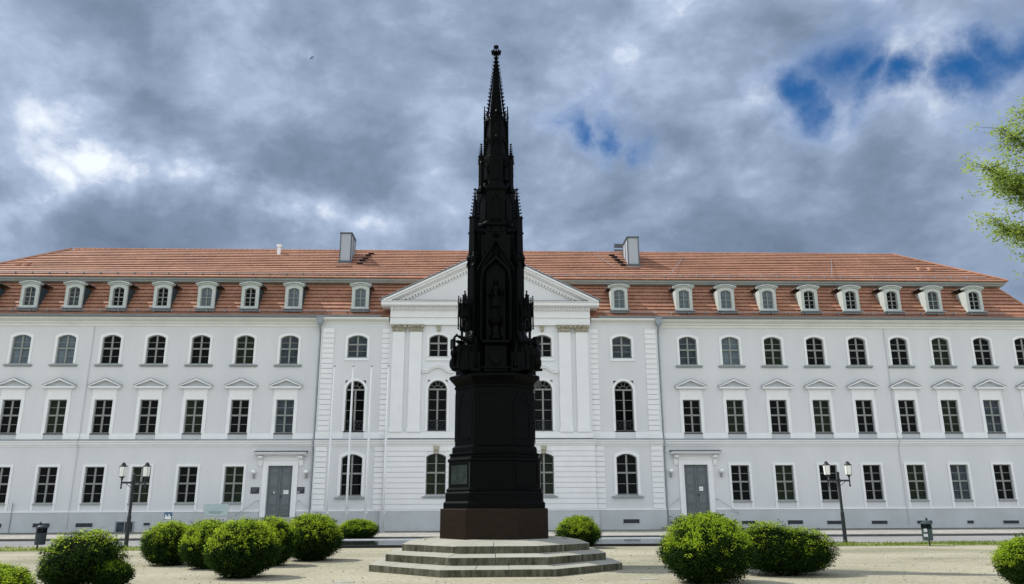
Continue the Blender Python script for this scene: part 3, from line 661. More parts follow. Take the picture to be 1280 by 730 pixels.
# basement openings
mb_list = [(-27.98, .52, .42, .66), (-25.35, .52, .42, .66), (-21.5, .2, .5, .66), (9.02, .52, .49, .74), (16.7, .5, .38, .60), (19.7, .5, .38, .62), (22.27, .5, .36, .58), (25.22, .52, .36, .57), (28.2, .5, .36, .56), (31.23, .22, .36, .55), (33.93, .52, .34, .54), (-30.9, .5, .42, .66)]
for u, w, z0, z1 in mb_list:
    y = YO if abs(u) < 11 else 0
    mb = MB(); mb.box(u - w, u + w, y - .088, y - .07, z0, z1); v = mb.build('basement_vent', M['darkmetal'], B)
    mb = MB(); ring(mb, [(u - w, z0), (u + w, z0), (u + w, z1), (u - w, z1)], [(u - w - .05, z0 - .05), (u + w + .05, z0 - .05), (u + w + .05, z1 + .05), (u - w - .05, z1 + .05)], y - .10, y - .07)
    mb.build('vent_frame', M['plinth'], v)
mb = MB(); mb.box(-23.35, -22.35, -.095, -.07, .12, .70); bw = mb.build('basement_window', M['glassc'], B)
mb = MB(); ring(mb, [(-23.35, .12), (-22.35, .12), (-22.35, .70), (-23.35, .70)], [(-23.43, .06), (-22.27, .06), (-22.27, .77), (-23.43, .77)], -.13, -.07); mb.box(-22.87, -22.83, -.12, -.094, .12, .70); mb.build('frame', M['zinc'], bw)
# downpipes and cables
for s in (-1, 1):
    u = s * 11.42; mb = MB()
    mb.tube((u, -.5, 13.35), (u, -.14, 12.9), .055); mb.tube((u, -.14, 12.95), (u, -.12, 6.0), .055); mb.tube((u, -.12, 6.02), (u, -.30, 5.8), .055); mb.tube((u, -.30, 5.82), (u, -.30, 5.3), .055); mb.tube((u, -.3, 5.32), (u, -.14, 5.1), .055); mb.tube((u, -.14, 5.12), (u, -.14, .2), .06)
    for z in (1.2, 3.1, 4.9, 7, 9, 11): mb.lathe(u, -.13, [(.075, z), (.075, z + .06)], 10)
    p = mb.build('downpipe', M['zinc'], B)
    mb = MB(); mb.loft([[(u - a, -.5 - b, z), (u + a, -.5 - b, z), (u + a, -.5 + b, z), (u - a, -.5 + b, z)] for a, b, z in ((.09, .08, 13.32), (.19, .14, 13.5), (.2, .15, 13.82), (.24, .18, 13.86), (.24, .18, 13.92))]); mb.build('hopper', M['zinc'], p)
for u in (-26.4, 27.15):
    mb = MB(); pp = [(u, -.10, .3), (u, -.06, 5.35), (u, -.24, 5.45), (u, -.24, 5.85), (u, -.06, 5.95), (u, -.05, 13.3)]
    for i in range(5): mb.tube(pp[i], pp[i + 1], .018, n=5)
    mb.build('lightning_conductor', M['steel'], B)
mb = MB(); mb.tube((-30.6 + 0.7, -.11, .15), (-29.9, -.11, 1.9), .03, n=6); mb.build('pipe', M['zinc'], B)
for u, a, b in ((9.0, 3.2, 6.2), (12.6, 1.2, 5.5), (24.3, 1.2, 5.5)):
    mb = MB(); mb.tube((u, a - .52, 17.2 + (a - 1.2) * .693), (u + (2.4 if u > 10 else -.9), b, 17.2 + (b - 1.2) * .693), .016, n=5); mb.build('roof_conductor', M['steel'], B)
mb = MB(); mb.box(-9.15, -9.0, YO - .03, YO, 1.45, 1.62); mb.build('wall_vent', M['darkmetal'], B)

# ---- dormers
def dormer():
    mb = MB(); w = .58; zb, zt = 14.55, 16.42
    ring(mb, outline(.37, 14.72, 16.03, .14), outline(.58, zb + .02, zt - .16, .16), -.10, .06)
    d = mb.build('dormer', M['cheekw'], B)
    fb = outline(w - .02, zb, zt - .18, .16); mb = MB()
    body = MB(); q = len(fb); body.add([(x, .06, z) for x, z in fb] + [(x, 2.5, max(z, 14.6)) for x, z in fb], [(i, (i + 1) % q, (i + 1) % q + q, i + q) for i in range(q)]); body.build('dormer_cheek', M['cheek'], d)
    mb = MB(); A = arc(.74, zt - .14, .17, 12); A2 = [(x * .98, z - .09) for x, z in A]
    for i in range(len(A) - 1): mb.prism([A2[i], A2[i + 1], A[i + 1], A[i]][::-1], -.24, .14)
    A3 = arc(.66, zt - .22, .15, 12)
    for i in range(len(A) - 1): mb.prism([(A3[i][0], A3[i][1] - .09), (A3[i + 1][0], A3[i + 1][1] - .09), A3[i + 1], A3[i]][::-1], -.16, .06)
    mb.build('dormer_hood', M['cheekw'], d)
    mb = MB(); R_ = arc(.76, zt - .10, .17, 12)
    for i in range(len(R_) - 1): mb.prism([R_[i], R_[i + 1], (R_[i + 1][0], R_[i + 1][1] + .02), (R_[i][0], R_[i][1] + .02)], -.26, 2.0)
    mb.build('dormer_roof', M['zinc'], d)
    mb = MB(); ring(mb, outline(.31, 14.78, 15.98, .12), outline(.37, 14.72, 16.03, .14), .02, .09); mb.box(-.035, .035, .01, .08, 14.75, 16.0); mb.box(-.34, .34, .03, .08, 15.32, 15.38)
    for z in (15.05, 15.65): mb.box(-.34, .34, .05, .08, z - .012, z + .012)
    f = mb.build('window_frame', M['frame'], d)
    mb = MB(); b = outline(.37, 14.72, 16.03, .14); mb.add([(x, .07, z) for x, z in b], [tuple(range(len(b)))]); mb.build('pane', M['glassc'], d)
    mb = MB(); mb.box(-.68, .68, -.30, .06, 14.50, 14.56); mb.box(-.60, .60, -.12, .1, 14.36, 14.55); mb.build('dormer_sill', M['zinc'], d)
    return d
dm = dormer(); first = True
DM = [(-1, k) for k in range(8)] + [(1, k) for k in range(8)] + [(-1, -1), (1, -1)]
dpv = {m_: None for m_ in ('glassb', 'glassc', 'glass')}
for i, (s, k) in enumerate(DM):
    u = s * (13.42 + 2.94 * k) if k >= 0 else s * 8.9
    o = dm if i == 0 else copy_tree(dm, B)
    o.location = (u, .14, 0)
    pm = ('glassc', 'glassb', 'glass', 'glassc', 'glass', 'glass', 'glassc', 'glassb')[(i * 3 + 1) % 8] if s < 0 else ('glassb', 'glassb', 'glassb', 'glass', 'glass', 'glass', 'glassc', 'glass', 'glassb', 'glassb')[i % 8]
    for ch in children(o):
        if ch.name.startswith('pane'):
            if dpv[pm] is None: me = ch.data.copy(); me.materials.clear(); me.materials.append(M[pm]); dpv[pm] = me
            ch.data = dpv[pm]
        if s > 0 and ch.name.startswith('dormer_cheek'):  # right wing cheeks get the paler tone, painted as sunlit
            if 'ck' not in protos: me = ch.data.copy(); me.materials.clear(); me.materials.append(M['cheekw']); protos['ck'] = me
            ch.data = protos['ck']

# ---- door steps, lamps, plaques, rails, notices
for s, side in ((-1, 'left'), (1, 'right')):
    u = BX + s * 13.45; n = 5; mb = MB()
    for k in range(n):
        zt = .10 + (k + 1) * .174; w = 1.25 + (n - 1 - k) * .31; d = .75 + (n - 1 - k) * .31
        if k == n - 1: mb.box(u - w, u + w, -d, -.01, zt - .174, zt)
        else: mb.box(u - w, u + w, -d, -.01, zt - .174, zt - .002)
    tag(mb.build('door_steps', M['stone'], bevel=.012), 'grey stone door steps leading up to the %s grey double door' % side, 'steps', 'stone steps below the doors')
    for q, qs in ((-1, 'left'), (1, 'right')):
        mb = MB(); a = (u + q * 1.28, -.22, 1.98); b = (u + q * 2.55, -.22, 1.12)
        mb.tube(a, b, .02); mb.tube((a[0], -.22, a[2]), (a[0], -.02, a[2]), .018); mb.tube((b[0], -.22, b[2]), (b[0], -.05, b[2]), .018)
        mb.lathe(a[0], -.03, [(.04, a[2] - .02), (.04, a[2] + .02)], 8)
        if s > 0 and q < 0: mb.tube((b[0] + .12, -.22, 1.16), (b[0] + .12, -.22, .12), .022); mb.tube((b[0] + .40, -.22, 1.34), (b[0] + .40, -.22, .3), .022)
        tag(mb.build('handrail', M['steel']), 'thin metal handrail on the wall, %s of the %s door' % (qs, side), 'handrail', 'handrails beside the doors')
        x = u + q * 1.66; L_ = empty('wall_lamp', (x, 0, 3.60), 'small steel wall lamp %s of the %s door' % (qs, side), 'lamp', 'wall lamps beside the doors')
        mb = MB(); mb.box(-.07, .07, -.04, -.002, -.25, .0); mb.tube((0, -.03, -.15), (0, -.16, -.22), .035); mb.tube((0, -.16, -.22), (0, -.22, .06), .05, .065); mb.build('arm', M['steel'], L_)
        mb = MB(); mb.lathe(0, -.22, [(.05, .04), (.13, .07), (.16, .13), (.15, .20), (.09, .26), (.02, .28)], 14); mb.build('lamp_shade', M['glasswhite'], L_, smooth=True)
for x, t in ((-14.55, 'left'), (-11.68, 'right')):
    mb = MB(); mb.box(x - .27, x + .27, -.03, -.003, 2.41, 2.81); o = tag(mb.build('plaque', M['plaque'], bevel=.005), 'dark square plaque on the wall %s of the left door' % t, 'plaque', 'dark plaques beside the left door')
    mb = MB()
    for k in range(3): mb.box(x - .18, x + (.18 - .08 * k), -.034, -.0302, 2.70 - .07 * k, 2.715 - .07 * k)
    if t == 'right': mb.box(x - .22, x - .05, -.035, -.0302, 2.44, 2.56)
    mb.build('inscription', M['dirty'], o)
for x, z, w, h, lab in ((BX - 13.45 + .42, 2.50, .16, .12, 'white paper notice taped to the right leaf of the left door'), (BX + 13.45 + .30, 2.62, .13, .13, 'white paper notice taped to the right hand grey door'), (BX - 13.45 - .33, 2.48, .05, .04, 'small white sticker on the left leaf of the left door')):
    mb = MB(); mb.box(x - w, x + w, .060, .066, z - h, z + h, 0); mb.box(x - w * .7, x + w * .7, .0585, .0598, z + h * .2, z + h * .35, 1); mb.box(x - w * .7, x + w * .4, .0585, .0598, z - h * .3, z - h * .15, 1)
    tag(mb.build('notice', [M['paper'], M['dirty']]), lab, 'notice')
mb = MB(); mb.box(-14.31, -14.11, .055, .066, 2.77, 2.80); tag(mb.build('letter_slot', M['darkmetal']), 'narrow black letter slot in the left door', 'letter slot')

# flagpoles
fp = None
for i, x in enumerate((-9.47, -8.29, -7.13, -6.06)):
    lab = ['leftmost of the four tall thin white flagpoles', 'second from left tall thin white flagpole, in front of the arched window', 'third from left tall thin white flagpole', 'rightmost of the four white flagpoles, nearest the monument'][i]
    if fp is None:
        fp = empty('flagpole', (0, 0, 0), lab, 'flagpole', 'flagpoles in front of the building'); o = fp
        mb = MB(); mb.lathe(0, 0, [(.07, .1), (.068, 4), (.048, 10.1), (.045, 10.15)], 14); mb.build('pole', M['alu'], fp, smooth=True)
        mb = MB(); mb.lathe(0, 0, [(.05, 10.15), (.075, 10.17), (.08, 10.26), (.03, 10.31)], 14); mb.build('truck', M['steel'], fp)
        mb = MB(); mb.lathe(0, 0, [(.16, .1), (.16, .13), (.10, .15), (.10, .3)], 14); mb.build('base', M['steel'], fp)
        mb = MB(); mb.tube((.09, -.05, 1.2), (.07, -.04, 10.1), .006, n=4); mb.box(.06, .12, -.09, -.03, 1.2, 1.28); mb.build('halyard', M['paper'], fp)
    else: o = copy_tree(fp); o['label'] = lab
    o.location = (x, -2.5, 0)

# glass notice board, small blue sign
nb_ = empty('notice_board', (-16.27, -1.9, 0), 'tinted glass information board on two thin posts between bushes and wall', 'notice board')
mb = MB(); mb.box(-.70, .70, -.01, .01, 1.12, 1.78); mb.build('glass_panel', M['boardglass'], nb_)
mb = MB(); mb.box(-.72, .72, -.02, .02, 1.08, 1.115); [mb.tube((q * .75, 0, .1), (q * .75, 0, 1.80), .018) for q in (-1, 1)]; [mb.lathe(q * .5, 0, [(.03, 1.74), (.03, 1.79)], 8) for q in (-1, 0, 1)]; mb.build('post', M['steel'], nb_)
mb = MB(); mb.box(-.42, .42, -.0125, -.0103, 1.30, 1.325); mb.box(-.36, .30, -.0125, -.0103, 1.23, 1.25); mb.build('text_line', M['cheek'], nb_)
mb = MB(); mb.box(-.70, .70, .02, .03, .25, 1.07); mb.build('lower_panel', M['plinth'], nb_)
sg = empty('small_sign', (-19.0, -2.2, 0), 'small blue and white sign behind the round bush', 'sign')
mb = MB(); mb.box(-.24, .24, -.012, .012, .86, 1.32, 0); mb.box(-.19, .19, -.0145, -.0125, .90, 1.08, 1); mb.box(-.17, -.09, -.0145, -.0125, 1.10, 1.18, 1); mb.box(.02, .1, -.0145, -.0125, 1.10, 1.2, 1); mb.build('sign_panel', [M['signblue'], M['paper']], sg)
mb = MB(); mb.tube((-.2, .03, .1), (-.2, .03, 1.28), .018); mb.tube((.2, .03, .1), (.2, .03, 1.28), .018); mb.build('post', M['steel'], sg)

# low glossy slab behind the monument
sl = empty('low_slab', (1.2, -15.8, 0), 'long low dark slab with a shiny top lying behind the monument', 'slab')
mb = MB(); mb.box(-9.2, 9.2, -2.75, 2.6, .0, .085); mb.build('slab_top', M['slabtop'], sl)
mb = MB(); mb.box(-9.3, 9.3, -2.95, -2.75, -.02, .10); mb.box(-9.3, 9.3, 2.6, 2.8, -.02, .12, 1); mb.box(-9.3, -9.2, -2.75, 2.6, -.02, .10); mb.box(9.2, 9.3, -2.75, 2.6, -.02, .10); mb.build('slab_rim', [M['slabrim'], M['trim']], sl)

# ---- street lamps
def lamp_post():
    r = empty('street_lamp', (0, 0, 0), '', 'street lamp', 'two armed street lamps')
    mb = MB(); mb.lathe(0, 0, [(.11, -.05), (.11, .06), (.085, .10), (.08, 1.25), (.062, 1.32), (.055, 2.9), (.062, 2.92), (.062, 3.0), (.02, 3.03)], 14); mb.build('pole', M['lampblack'], r, smooth=False)
    mb = MB(); mb.box(-.52, .52, -.03, .03, 2.60, 2.68); mb.lathe(0, 0, [(.08, 2.56), (.08, 2.72)], 12); [mb.tube((q * .3, 0, 2.60), (q * .06, 0, 2.42), .014) for q in (-1, 1)]; mb.build('crossarm', M['lampblack'], r)
    for q in (-1, 1):
        mb = MB(); x = q * .5; mb.lathe(x, 0, [(.02, 2.38), (.04, 2.41), (.04, 2.44), (.028, 2.47), (.03, 2.74), (.05, 2.80), (.05, 2.84), (.12, 2.87), (.135, 2.90)], 14)
        ln = mb.build('lantern', M['lampblack'], r)
        mb = MB(); mb.lathe(x, 0, [(.13, 2.90), (.15, 3.30)], 16); mb.build('lantern_glass', M['glasswhite'], ln, smooth=False)
        mb = MB(); mb.lathe(x, 0, [(.155, 3.30), (.165, 3.31), (.15, 3.345), (.10, 3.37), (.085, 3.40), (.09, 3.43), (.06, 3.44), (.05, 3.47), (.015, 3.49)], 16)
        for a in range(4): c, s_ = math.cos(a * PI / 2 + .7), math.sin(a * PI / 2 + .7); mb.tube((x + .133 * c, .133 * s_, 2.90), (x + .153 * c, .153 * s_, 3.30), .006, n=4)
        mb.build('lantern_cap', M['lampblack'], ln)
    return r
l1 = lamp_post(); l1.location = (-14.98, -17.0, 0); l1['label'] = 'black street lamp with two white lanterns at the left, above the round bushes'
l2 = copy_tree(l1); l2.location = (15.88, -16.6, 0); l2['label'] = 'black street lamp with two white lanterns at the right, beyond the wide bush'; l2.rotation_euler = (0, 0, .05)

# ---- litter bins
def bin_(name, loc, lab, m_, rz):
    r = empty('litter_bin', loc, lab, 'litter bin', 'litter bins along the road', rz); r.scale = (.84, .84, .90)
    mb = MB(); mb.tube((0, .05, -.05), (0, .05, 1.12), .035, n=10); mb.lathe(0, .05, [(.045, 1.10), (.055, 1.13), (.045, 1.18), (.01, 1.20)], 10); mb.build('post', M['lampblack'], r)
    mb = MB(); n = 20; R = .23; outer = []
    prof = [(.21, .24), (.23, .26), (.235, .72), (.235, .73), (.225, .73), (.215, .30)]
    mb.loft([[(a * math.cos(2 * PI * i / n), -.18 + a * math.sin(2 * PI * i / n), z) for i in range(n)] for a, z in prof]); mb.build('bin_body', m_, r)
    mb = MB()
    for i in range(n):
        a0, a1 = 2 * PI * i / n, 2 * PI * (i + 1) / n
        if 3.4 < (a0 + a1) / 2 < 6.0: continue
        p = lambda a, rr, z: (rr * math.cos(a), -.18 + rr * math.sin(a), z)
        mb.add([p(a0, .235, .73), p(a1, .235, .73), p(a1, .235, .93), p(a0, .235, .93), p(a0, .22, .73), p(a1, .22, .73), p(a1, .22, .93), p(a0, .22, .93)], [(0, 1, 2, 3), (5, 4, 7, 6), (0, 4, 5, 1), (3, 2, 6, 7), (0, 3, 7, 4), (1, 5, 6, 2)])
    mb.lathe(0, -.18, [(.245, .93), (.25, .95), (.24, 1.0), (.15, 1.05), (.02, 1.07)], 20); mb.build('bin_hood', m_, r)
    return r
bin_('bin', (-17.55, -19.0, 0), 'dark blue black litter bin on a post at the left edge of the gravel', M['binblue'], .9)
b2 = bin_('bin', (17.85, -19.8, 0), 'grey green litter bin with sticker on a post at the right', M['bingreen'], -.7)
mb = MB(); mb.box(-.08, .06, -.424, -.418, .60, .74); mb.box(-.11, .07, -.421, -.417, .40, .52); mb.build('sticker', M['plinth'], b2)

# ground plates
for x, y, lab in ((-3.09, -33.43, 'small pale flat plate set in the gravel left of the monument steps'), (3.77, -33.22, 'small pale flat plate set in the gravel right of the monument steps')):
    mb = MB(); mb.box(x - .22, x + .22, y - .14, y + .14, -.05, .012); tag(mb.build('ground_plate', M['stone'], bevel=.004), lab, 'ground plate', 'ground plates in the gravel')
# ------------------------------------------------------------------ the monument
MX, MY = .35, -29.1
MO = empty('monument', (MX, MY, 0), 'tall black gothic spire monument with seated bronze figures on octagonal stone steps', 'monument')
PH = math.radians(-5)
def mpart(mb, name, m, parent=None, rot=True, **k):
    o = mb.build(name, m, parent or MO, **k)
    if rot and not parent: o.rotation_euler.z = PH
    return o
def octo(a, i): # regular octagon corner, a = apothem
    r = a / math.cos(PI / 8); t = PI / 8 + i * PI / 4; return Vector((r * math.cos(t), r * math.sin(t)))
rs = random.Random(11)
for a, z0, z1, nb in ((3.31, -.05, .17, 3), (2.91, .20, .42, 2), (2.50, .44, .66, 2)):
    mb = MB()
    for i in range(8):
        P, Q = octo(a, i), octo(a, i + 1); Pi, Qi = octo(a - .55, i), octo(a - .55, i + 1)
        cuts = [0] + [min(.95, max(.05, (k + rs.uniform(-.18, .18)) / nb)) for k in range(1, nb)] + [1]
        for k in range(nb):
            L = (Q - P).length; g0 = 0 if k == 0 else .006 / L; g1 = 0 if k == nb - 1 else .006 / L
            t0, t1 = cuts[k] + g0, cuts[k + 1] - g1; dz = rs.uniform(-.004, .004)
            A, B_, C_, D_ = P.lerp(Q, t0), P.lerp(Q, t1), Pi.lerp(Qi, t1), Pi.lerp(Qi, t0); zi = z1 + .095
            mb.add([(A.x, A.y, z0), (B_.x, B_.y, z0), (C_.x, C_.y, z0), (D_.x, D_.y, z0), (A.x, A.y, z1 + dz), (B_.x, B_.y, z1 + dz), (C_.x, C_.y, zi + dz), (D_.x, D_.y, zi + dz)],
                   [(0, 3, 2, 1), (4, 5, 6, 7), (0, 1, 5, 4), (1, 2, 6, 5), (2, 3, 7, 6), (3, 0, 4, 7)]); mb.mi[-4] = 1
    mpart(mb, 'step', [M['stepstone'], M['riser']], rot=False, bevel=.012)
mb = MB(); mb.loft([[(*octo(a, i), z) for i in range(8)] for a, z in ((1.96, .4), (1.96, .735), (1.2, .80))]); mpart(mb, 'platform', M['stepstone'], rot=False)

def oc(r, z, al=25.0):    # four-fold octagon: corners at +-al round each axis
    out = []
    for q in range(4):
        for s in (-1, 1):
            t = math.radians(90 * q + s * al); out.append((r * math.cos(t), r * math.sin(t), z))
    return out
mb = MB(); mb.loft([oc(1.63, .72), oc(1.63, 1.545), oc(1.61, 1.56)]); mpart(mb, 'granite_plinth', M['granite'], bevel=.012)
prof = [(1.545, 1.56), (1.545, 1.70), (1.50, 1.745), (1.49, 1.75), (1.49, 1.96), (1.45, 2.02), (1.47, 2.03), (1.47, 2.06), (1.42, 2.10), (1.41, 2.11), (1.41, 2.80), (1.44, 2.82), (1.44, 2.87), (1.37, 2.93), (1.37, 2.98), (1.40, 3.0), (1.40, 3.03), (1.31, 3.06), (1.31, 3.20), (1.235, 3.25),
        (1.235, 4.84), (1.27, 4.87), (1.27, 4.92), (1.24, 4.94), (1.28, 5.02), (1.40, 5.12), (1.43, 5.14), (1.43, 5.20), (1.38, 5.23), (1.05, 5.33), (.9, 5.34)]
mb = MB(); mb.loft([oc(r, z) for r, z in prof]); ped_ = mpart(mb, 'bronze_pedestal', M['bronze'], bevel=.004)
# inscription / relief panels on the four wide faces and arched panels on the diagonals
def face_frame(k, al=25.0, wide=True):   # unit normal angle for wide (axis) or narrow (diagonal) faces
    return math.radians(90 * k + (0 if wide else 45))
def on_face(mb, ang, d, fn):   # draw fn(mb2) in local frame (x right, y outward=-, z up), place on face at distance d
    t = MB(); fn(t); c, s = math.cos(ang), math.sin(ang)
    # local -y -> outward direction (c,s); local x -> tangential (-s, c)
    vs = [(x * -s + (d - y) * c, x * c + (d - y) * s, z) for x, y, z in t.v]
    mb.add(vs, t.f)
for k in range(4):
    an = face_frame(k, wide=False); dd = 1.235 * math.cos(math.radians(20))
    mb = MB()
    def f(t):
        ring(t, [(-.24, 3.42), (.24, 3.42), (.24, 4.35), (.12, 4.62), (0, 4.74), (-.12, 4.62), (-.24, 4.35)], [(-.34, 3.30), (.34, 3.30), (.34, 4.45), (.2, 4.70), (0, 4.82), (-.2, 4.70), (-.34, 4.45)], -.035, .0)
        t.prism([(-.24, 3.42), (.24, 3.42), (.24, 3.46), (-.24, 3.46)], -.06, 0)
        for i in range(7):
            a0 = PI * i / 7; a1 = PI * (i + 1) / 7
            t.tube((.15 * math.cos(a0), -.02, 4.32 + .2 * math.sin(a0)), (.15 * math.cos(a1), -.02, 4.32 + .2 * math.sin(a1)), .016, n=5)
    on_face(mb, an, dd - .025, f); o = mb.build('arched_panel', M['bronze'], ped_)
    mb = MB(); on_face(mb, an, 1.41 * math.cos(math.radians(20)), lambda t: ring(t, [(-.36, 2.2), (.36, 2.2), (.36, 2.72), (-.36, 2.72)], [(-.42, 2.14), (.42, 2.14), (.42, 2.78), (-.42, 2.78)], -.012, 0)); mb.build('lower_panel', M['bronze'], ped_)
    if k == 2: mb = MB(); on_face(mb, an, 1.41 * math.cos(math.radians(20)), lambda t: t.box(-.47, .47, -.006, .002, 2.13, 2.79)); mb.build('lit_patina_panel', M['panel'], ped_)  # only the sunlit front-left face gets the paler panel
    an = face_frame(k); dd = 1.235 * math.cos(math.radians(25)); mb = MB()
    def f2(t):
        ring(t, [(-.38, 3.45), (.38, 3.45), (.38, 4.66), (-.38, 4.66)], [(-.44, 3.38), (.44, 3.38), (.44, 4.74), (-.44, 4.74)], -.02, 0)
    on_face(mb, an, dd, f2); mb.build('front_panel', M['bronze'], ped_)

PU = math.radians(-1)
def upart(mb, name, m, **k):
    o = mpart(mb, name, m, **k); o.rotation_euler.z = PU; return o
# main body: core with four niches between diagonal piers
mb = MB(); mb.loft([oc(.62, z, 27) for z in (5.30, 9.7)]); mb.loft([oc(r, z) for r, z in ((.80, 5.30), (.80, 5.42), (.74, 5.47), (.74, 6.12), (.80, 6.16), (.80, 6.24), (.66, 6.28))]); upart(mb, 'core', M['bronze'])
RD = .935
def pier(mb, x, y, w, z0, z1, a):
    c, s = math.cos(a), math.sin(a)
    mb.loft([[(x + (u * c - v * s), y + (u * s + v * c), z) for u, v in ((-w_, -w_), (w_, -w_), (w_, w_), (-w_, w_))] for w_, z in ((w * 1.25, z0), (w * 1.25, z0 + .12), (w, z0 + .2), (w, z1 - .12), (w * 1.25, z1 - .04), (w * 1.25, z1))])
def pinnacle(mb, x, y, r, z0, z1, a=0, n=4, rows=7, crock=.05):
    H_ = z1 - z0; zt = z0 + H_ * .90
    ringp = lambda q, z: [(x + q * math.cos(a + 2 * PI * (i + .5) / n), y + q * math.sin(a + 2 * PI * (i + .5) / n), z) for i in range(n)]
    mb.loft([ringp(r * 1.25, z0 - .03), ringp(r * 1.25, z0), ringp(r, z0 + .02), ringp(.016, zt)])
    for k in range(rows):
        t = (k + .35) / rows; q = r * (1 - t) + .016 * t; z = z0 + (zt - z0) * t
        for i in range(n):
            b = a + 2 * PI * (i + .5) / n; cs = crock * (1 - .4 * t); mb.lump((x + (q + cs * .5) * math.cos(b), y + (q + cs * .5) * math.sin(b), z), cs * .75, cs * .75, cs * .55)
            mb.lump((x + (q + cs * 1.0) * math.cos(b), y + (q + cs * 1.0) * math.sin(b), z + cs * .45), cs * .42, cs * .42, cs * .4)
    mb.lathe(x, y, [(.012, zt), (.03, zt + .01), (.014, zt + .03), (.012, z1)], 6)
    for dx, dy in ((1, 0), (-1, 0), (0, 1), (0, -1)): mb.lump((x + dx * crock * .55, y + dy * crock * .55, zt + (z1 - zt) * .6), crock * .5, crock * .5, crock * .5)
    mb.lump((x, y, z1 - .01), crock * .35, crock * .35, crock * .5)
def gablet(mb, ang, d, cx, w, z0, h, th=.03):     # little crocketed gable on a face
    def f(t):
        for s in (-1, 1):
            t.prism([(cx + s * w, z0), (cx, z0 + h), (cx, z0 + h + .06), (cx + s * (w + .04), z0)][::s], -th, th)
            for k in range(4): q = (k + .5) / 4; t.lump((cx + s * w * (1 - q), 0, z0 + h * q + .08), .035, .03, .045)
        t.lump((cx, 0, z0 + h + .10), .04, .04, .09); t.box(cx - .07, cx + .07, -.02, .02, z0 + h + .08, z0 + h + .12)
    on_face(mb, ang, d, f)
for k in range(4):
    an = math.radians(45 + 90 * k); x, y = RD * math.cos(an), RD * math.sin(an)
    mb = MB(); pier(mb, x, y, .12, 5.32, 8.75, an)
    pier(mb, x * .82, y * .82, .17, 5.33, 9.62, an)
    for q in (-1, 1): # colonnettes
        mb.lathe(x + .10 * math.cos(an + q * PI / 2) + .10 * math.cos(an), y + .10 * math.sin(an + q * PI / 2) + .10 * math.sin(an), [(.045, 5.5), (.035, 5.6), (.035, 8.4), (.055, 8.5)], 8)
    mb.loft([[(x + u * math.cos(an) - v * math.sin(an) , y + u * math.sin(an) + v * math.cos(an), z) for u, v in ((-w, -w), (w, -w), (w, w), (-w, w))] for w, z in ((.15, 8.75), (.15, 8.78), (.11, 8.92), (.10, 10.0), (.12, 10.03), (.12, 10.06))])
    for q in range(4): gablet(mb, an + q * PI / 2, .0, 0, .12, 8.55, .26)
    mb.v[:] = mb.v
    pr = upart(mb, 'corner_pier', M['bronze'])
    mb = MB(); g_ = MB()
    for q in range(4):
        a2 = an + q * PI / 2; t = MB(); gablet(t, a2, .13, 0, .13, 8.50, .28); mb.add([(vx + x, vy + y, vz) for vx, vy, vz in t.v], t.f)
    mb.build('gable', M['bronze'], pr)
    mb = MB(); pinnacle(mb, x * .965, y * .965, .095, 10.05, 11.02, an, 4, 8, .058); mb.build('pinnacle', M['bronze'], pr)
# niches with pointed arches
for k in range(4):
    an = math.radians(90 * k); mb = MB()
    def f(t):
        w = .40; pts_in = [(-w, 6.25), (w, 6.25), (w, 8.05)] ; n = 6
        arc_r = [(w - (1 - math.cos(i / n * 1.25)) * w * 1.35, 8.05 + math.sin(i / n * 1.25) * .62) for i in range(1, n)] + [(0, 8.72)]
        arc_l = [(-x_, z_) for x_, z_ in arc_r[:-1]][::-1]
        inn = pts_in + arc_r + arc_l + [(-w, 8.05)]; s_ = 1.16
        out = [(-w - .07, 6.25), (w + .07, 6.25), (w + .07, 8.08)] + [(x_ * s_, 8.05 + (z_ - 8.05) * 1.16) for x_, z_ in arc_r + arc_l] + [(-w - .07, 8.08)]
        ring(t, inn, out, -.06, .14)
        out2 = [(-.52, 6.25), (.52, 6.25), (.52, 8.08)] + [(.52 - .0 * i, 8.3 + .25 * i) if i < 5 else (0, 9.45) for i in range(6)][:len(arc_r) - 1] + [(0, 9.45)] + [(-.52, 8.3 + .25 * i) for i in range(5)][::-1][:len(arc_l)] + [(-.52, 8.08)]
        for s in (-1, 1):   # spandrels and gable
            t.prism([(s * .47, 8.1), (s * .56, 8.1), (s * .56, 9.5), (s * .06, 9.5), (s * .06, 8.9), (s * .30, 8.62)][::s], .02, .14)
            t.prism([(s * .54, 8.35), (0, 9.28), (0, 9.40), (s * .58, 8.38)][::s], -.12, .02)
            for q in range(5): z = (q + .5) / 5; t.lump((s * .56 * (1 - z), -.08, 8.36 + .98 * z + .06), .045, .04, .055)
            t.tube((s * .44, -.05, 6.25), (s * .44, -.05, 8.1), .032, n=8)
        t.lump((0, -.06, 9.50), .07, .07, .10); t.box(-.10, .10, -.08, -.03, 9.50, 9.55)
        for i in range(10): # trefoil in the gable
            a0, a1 = 2 * PI * i / 10, 2 * PI * (i + 1) / 10; t.tube((.11 * math.cos(a0), -.06, 8.93 + .11 * math.sin(a0)), (.11 * math.cos(a1), -.06, 8.93 + .11 * math.sin(a1)), .018, n=4)
        # shield relief below the niche
        sh = [(-.20, 6.02), (-.20, 5.78), (-.12, 5.60), (0, 5.52), (.12, 5.60), (.20, 5.78), (.20, 6.02)]
        t.prism(sh, -.05, .06); ring(t, [(x_ * .8, (z_ - 5.8) * .8 + 5.8) for x_, z_ in sh], [(x_ * .92, (z_ - 5.8) * .92 + 5.8) for x_, z_ in sh], -.07, -.05)
        t.box(-.4, .4, -.16, .1, 6.17, 6.24); t.box(-.44, .44, -.05, .06, 5.44, 5.48)
    on_face(mb, an, .70, f); upart(mb, 'niche', M['bronze'])
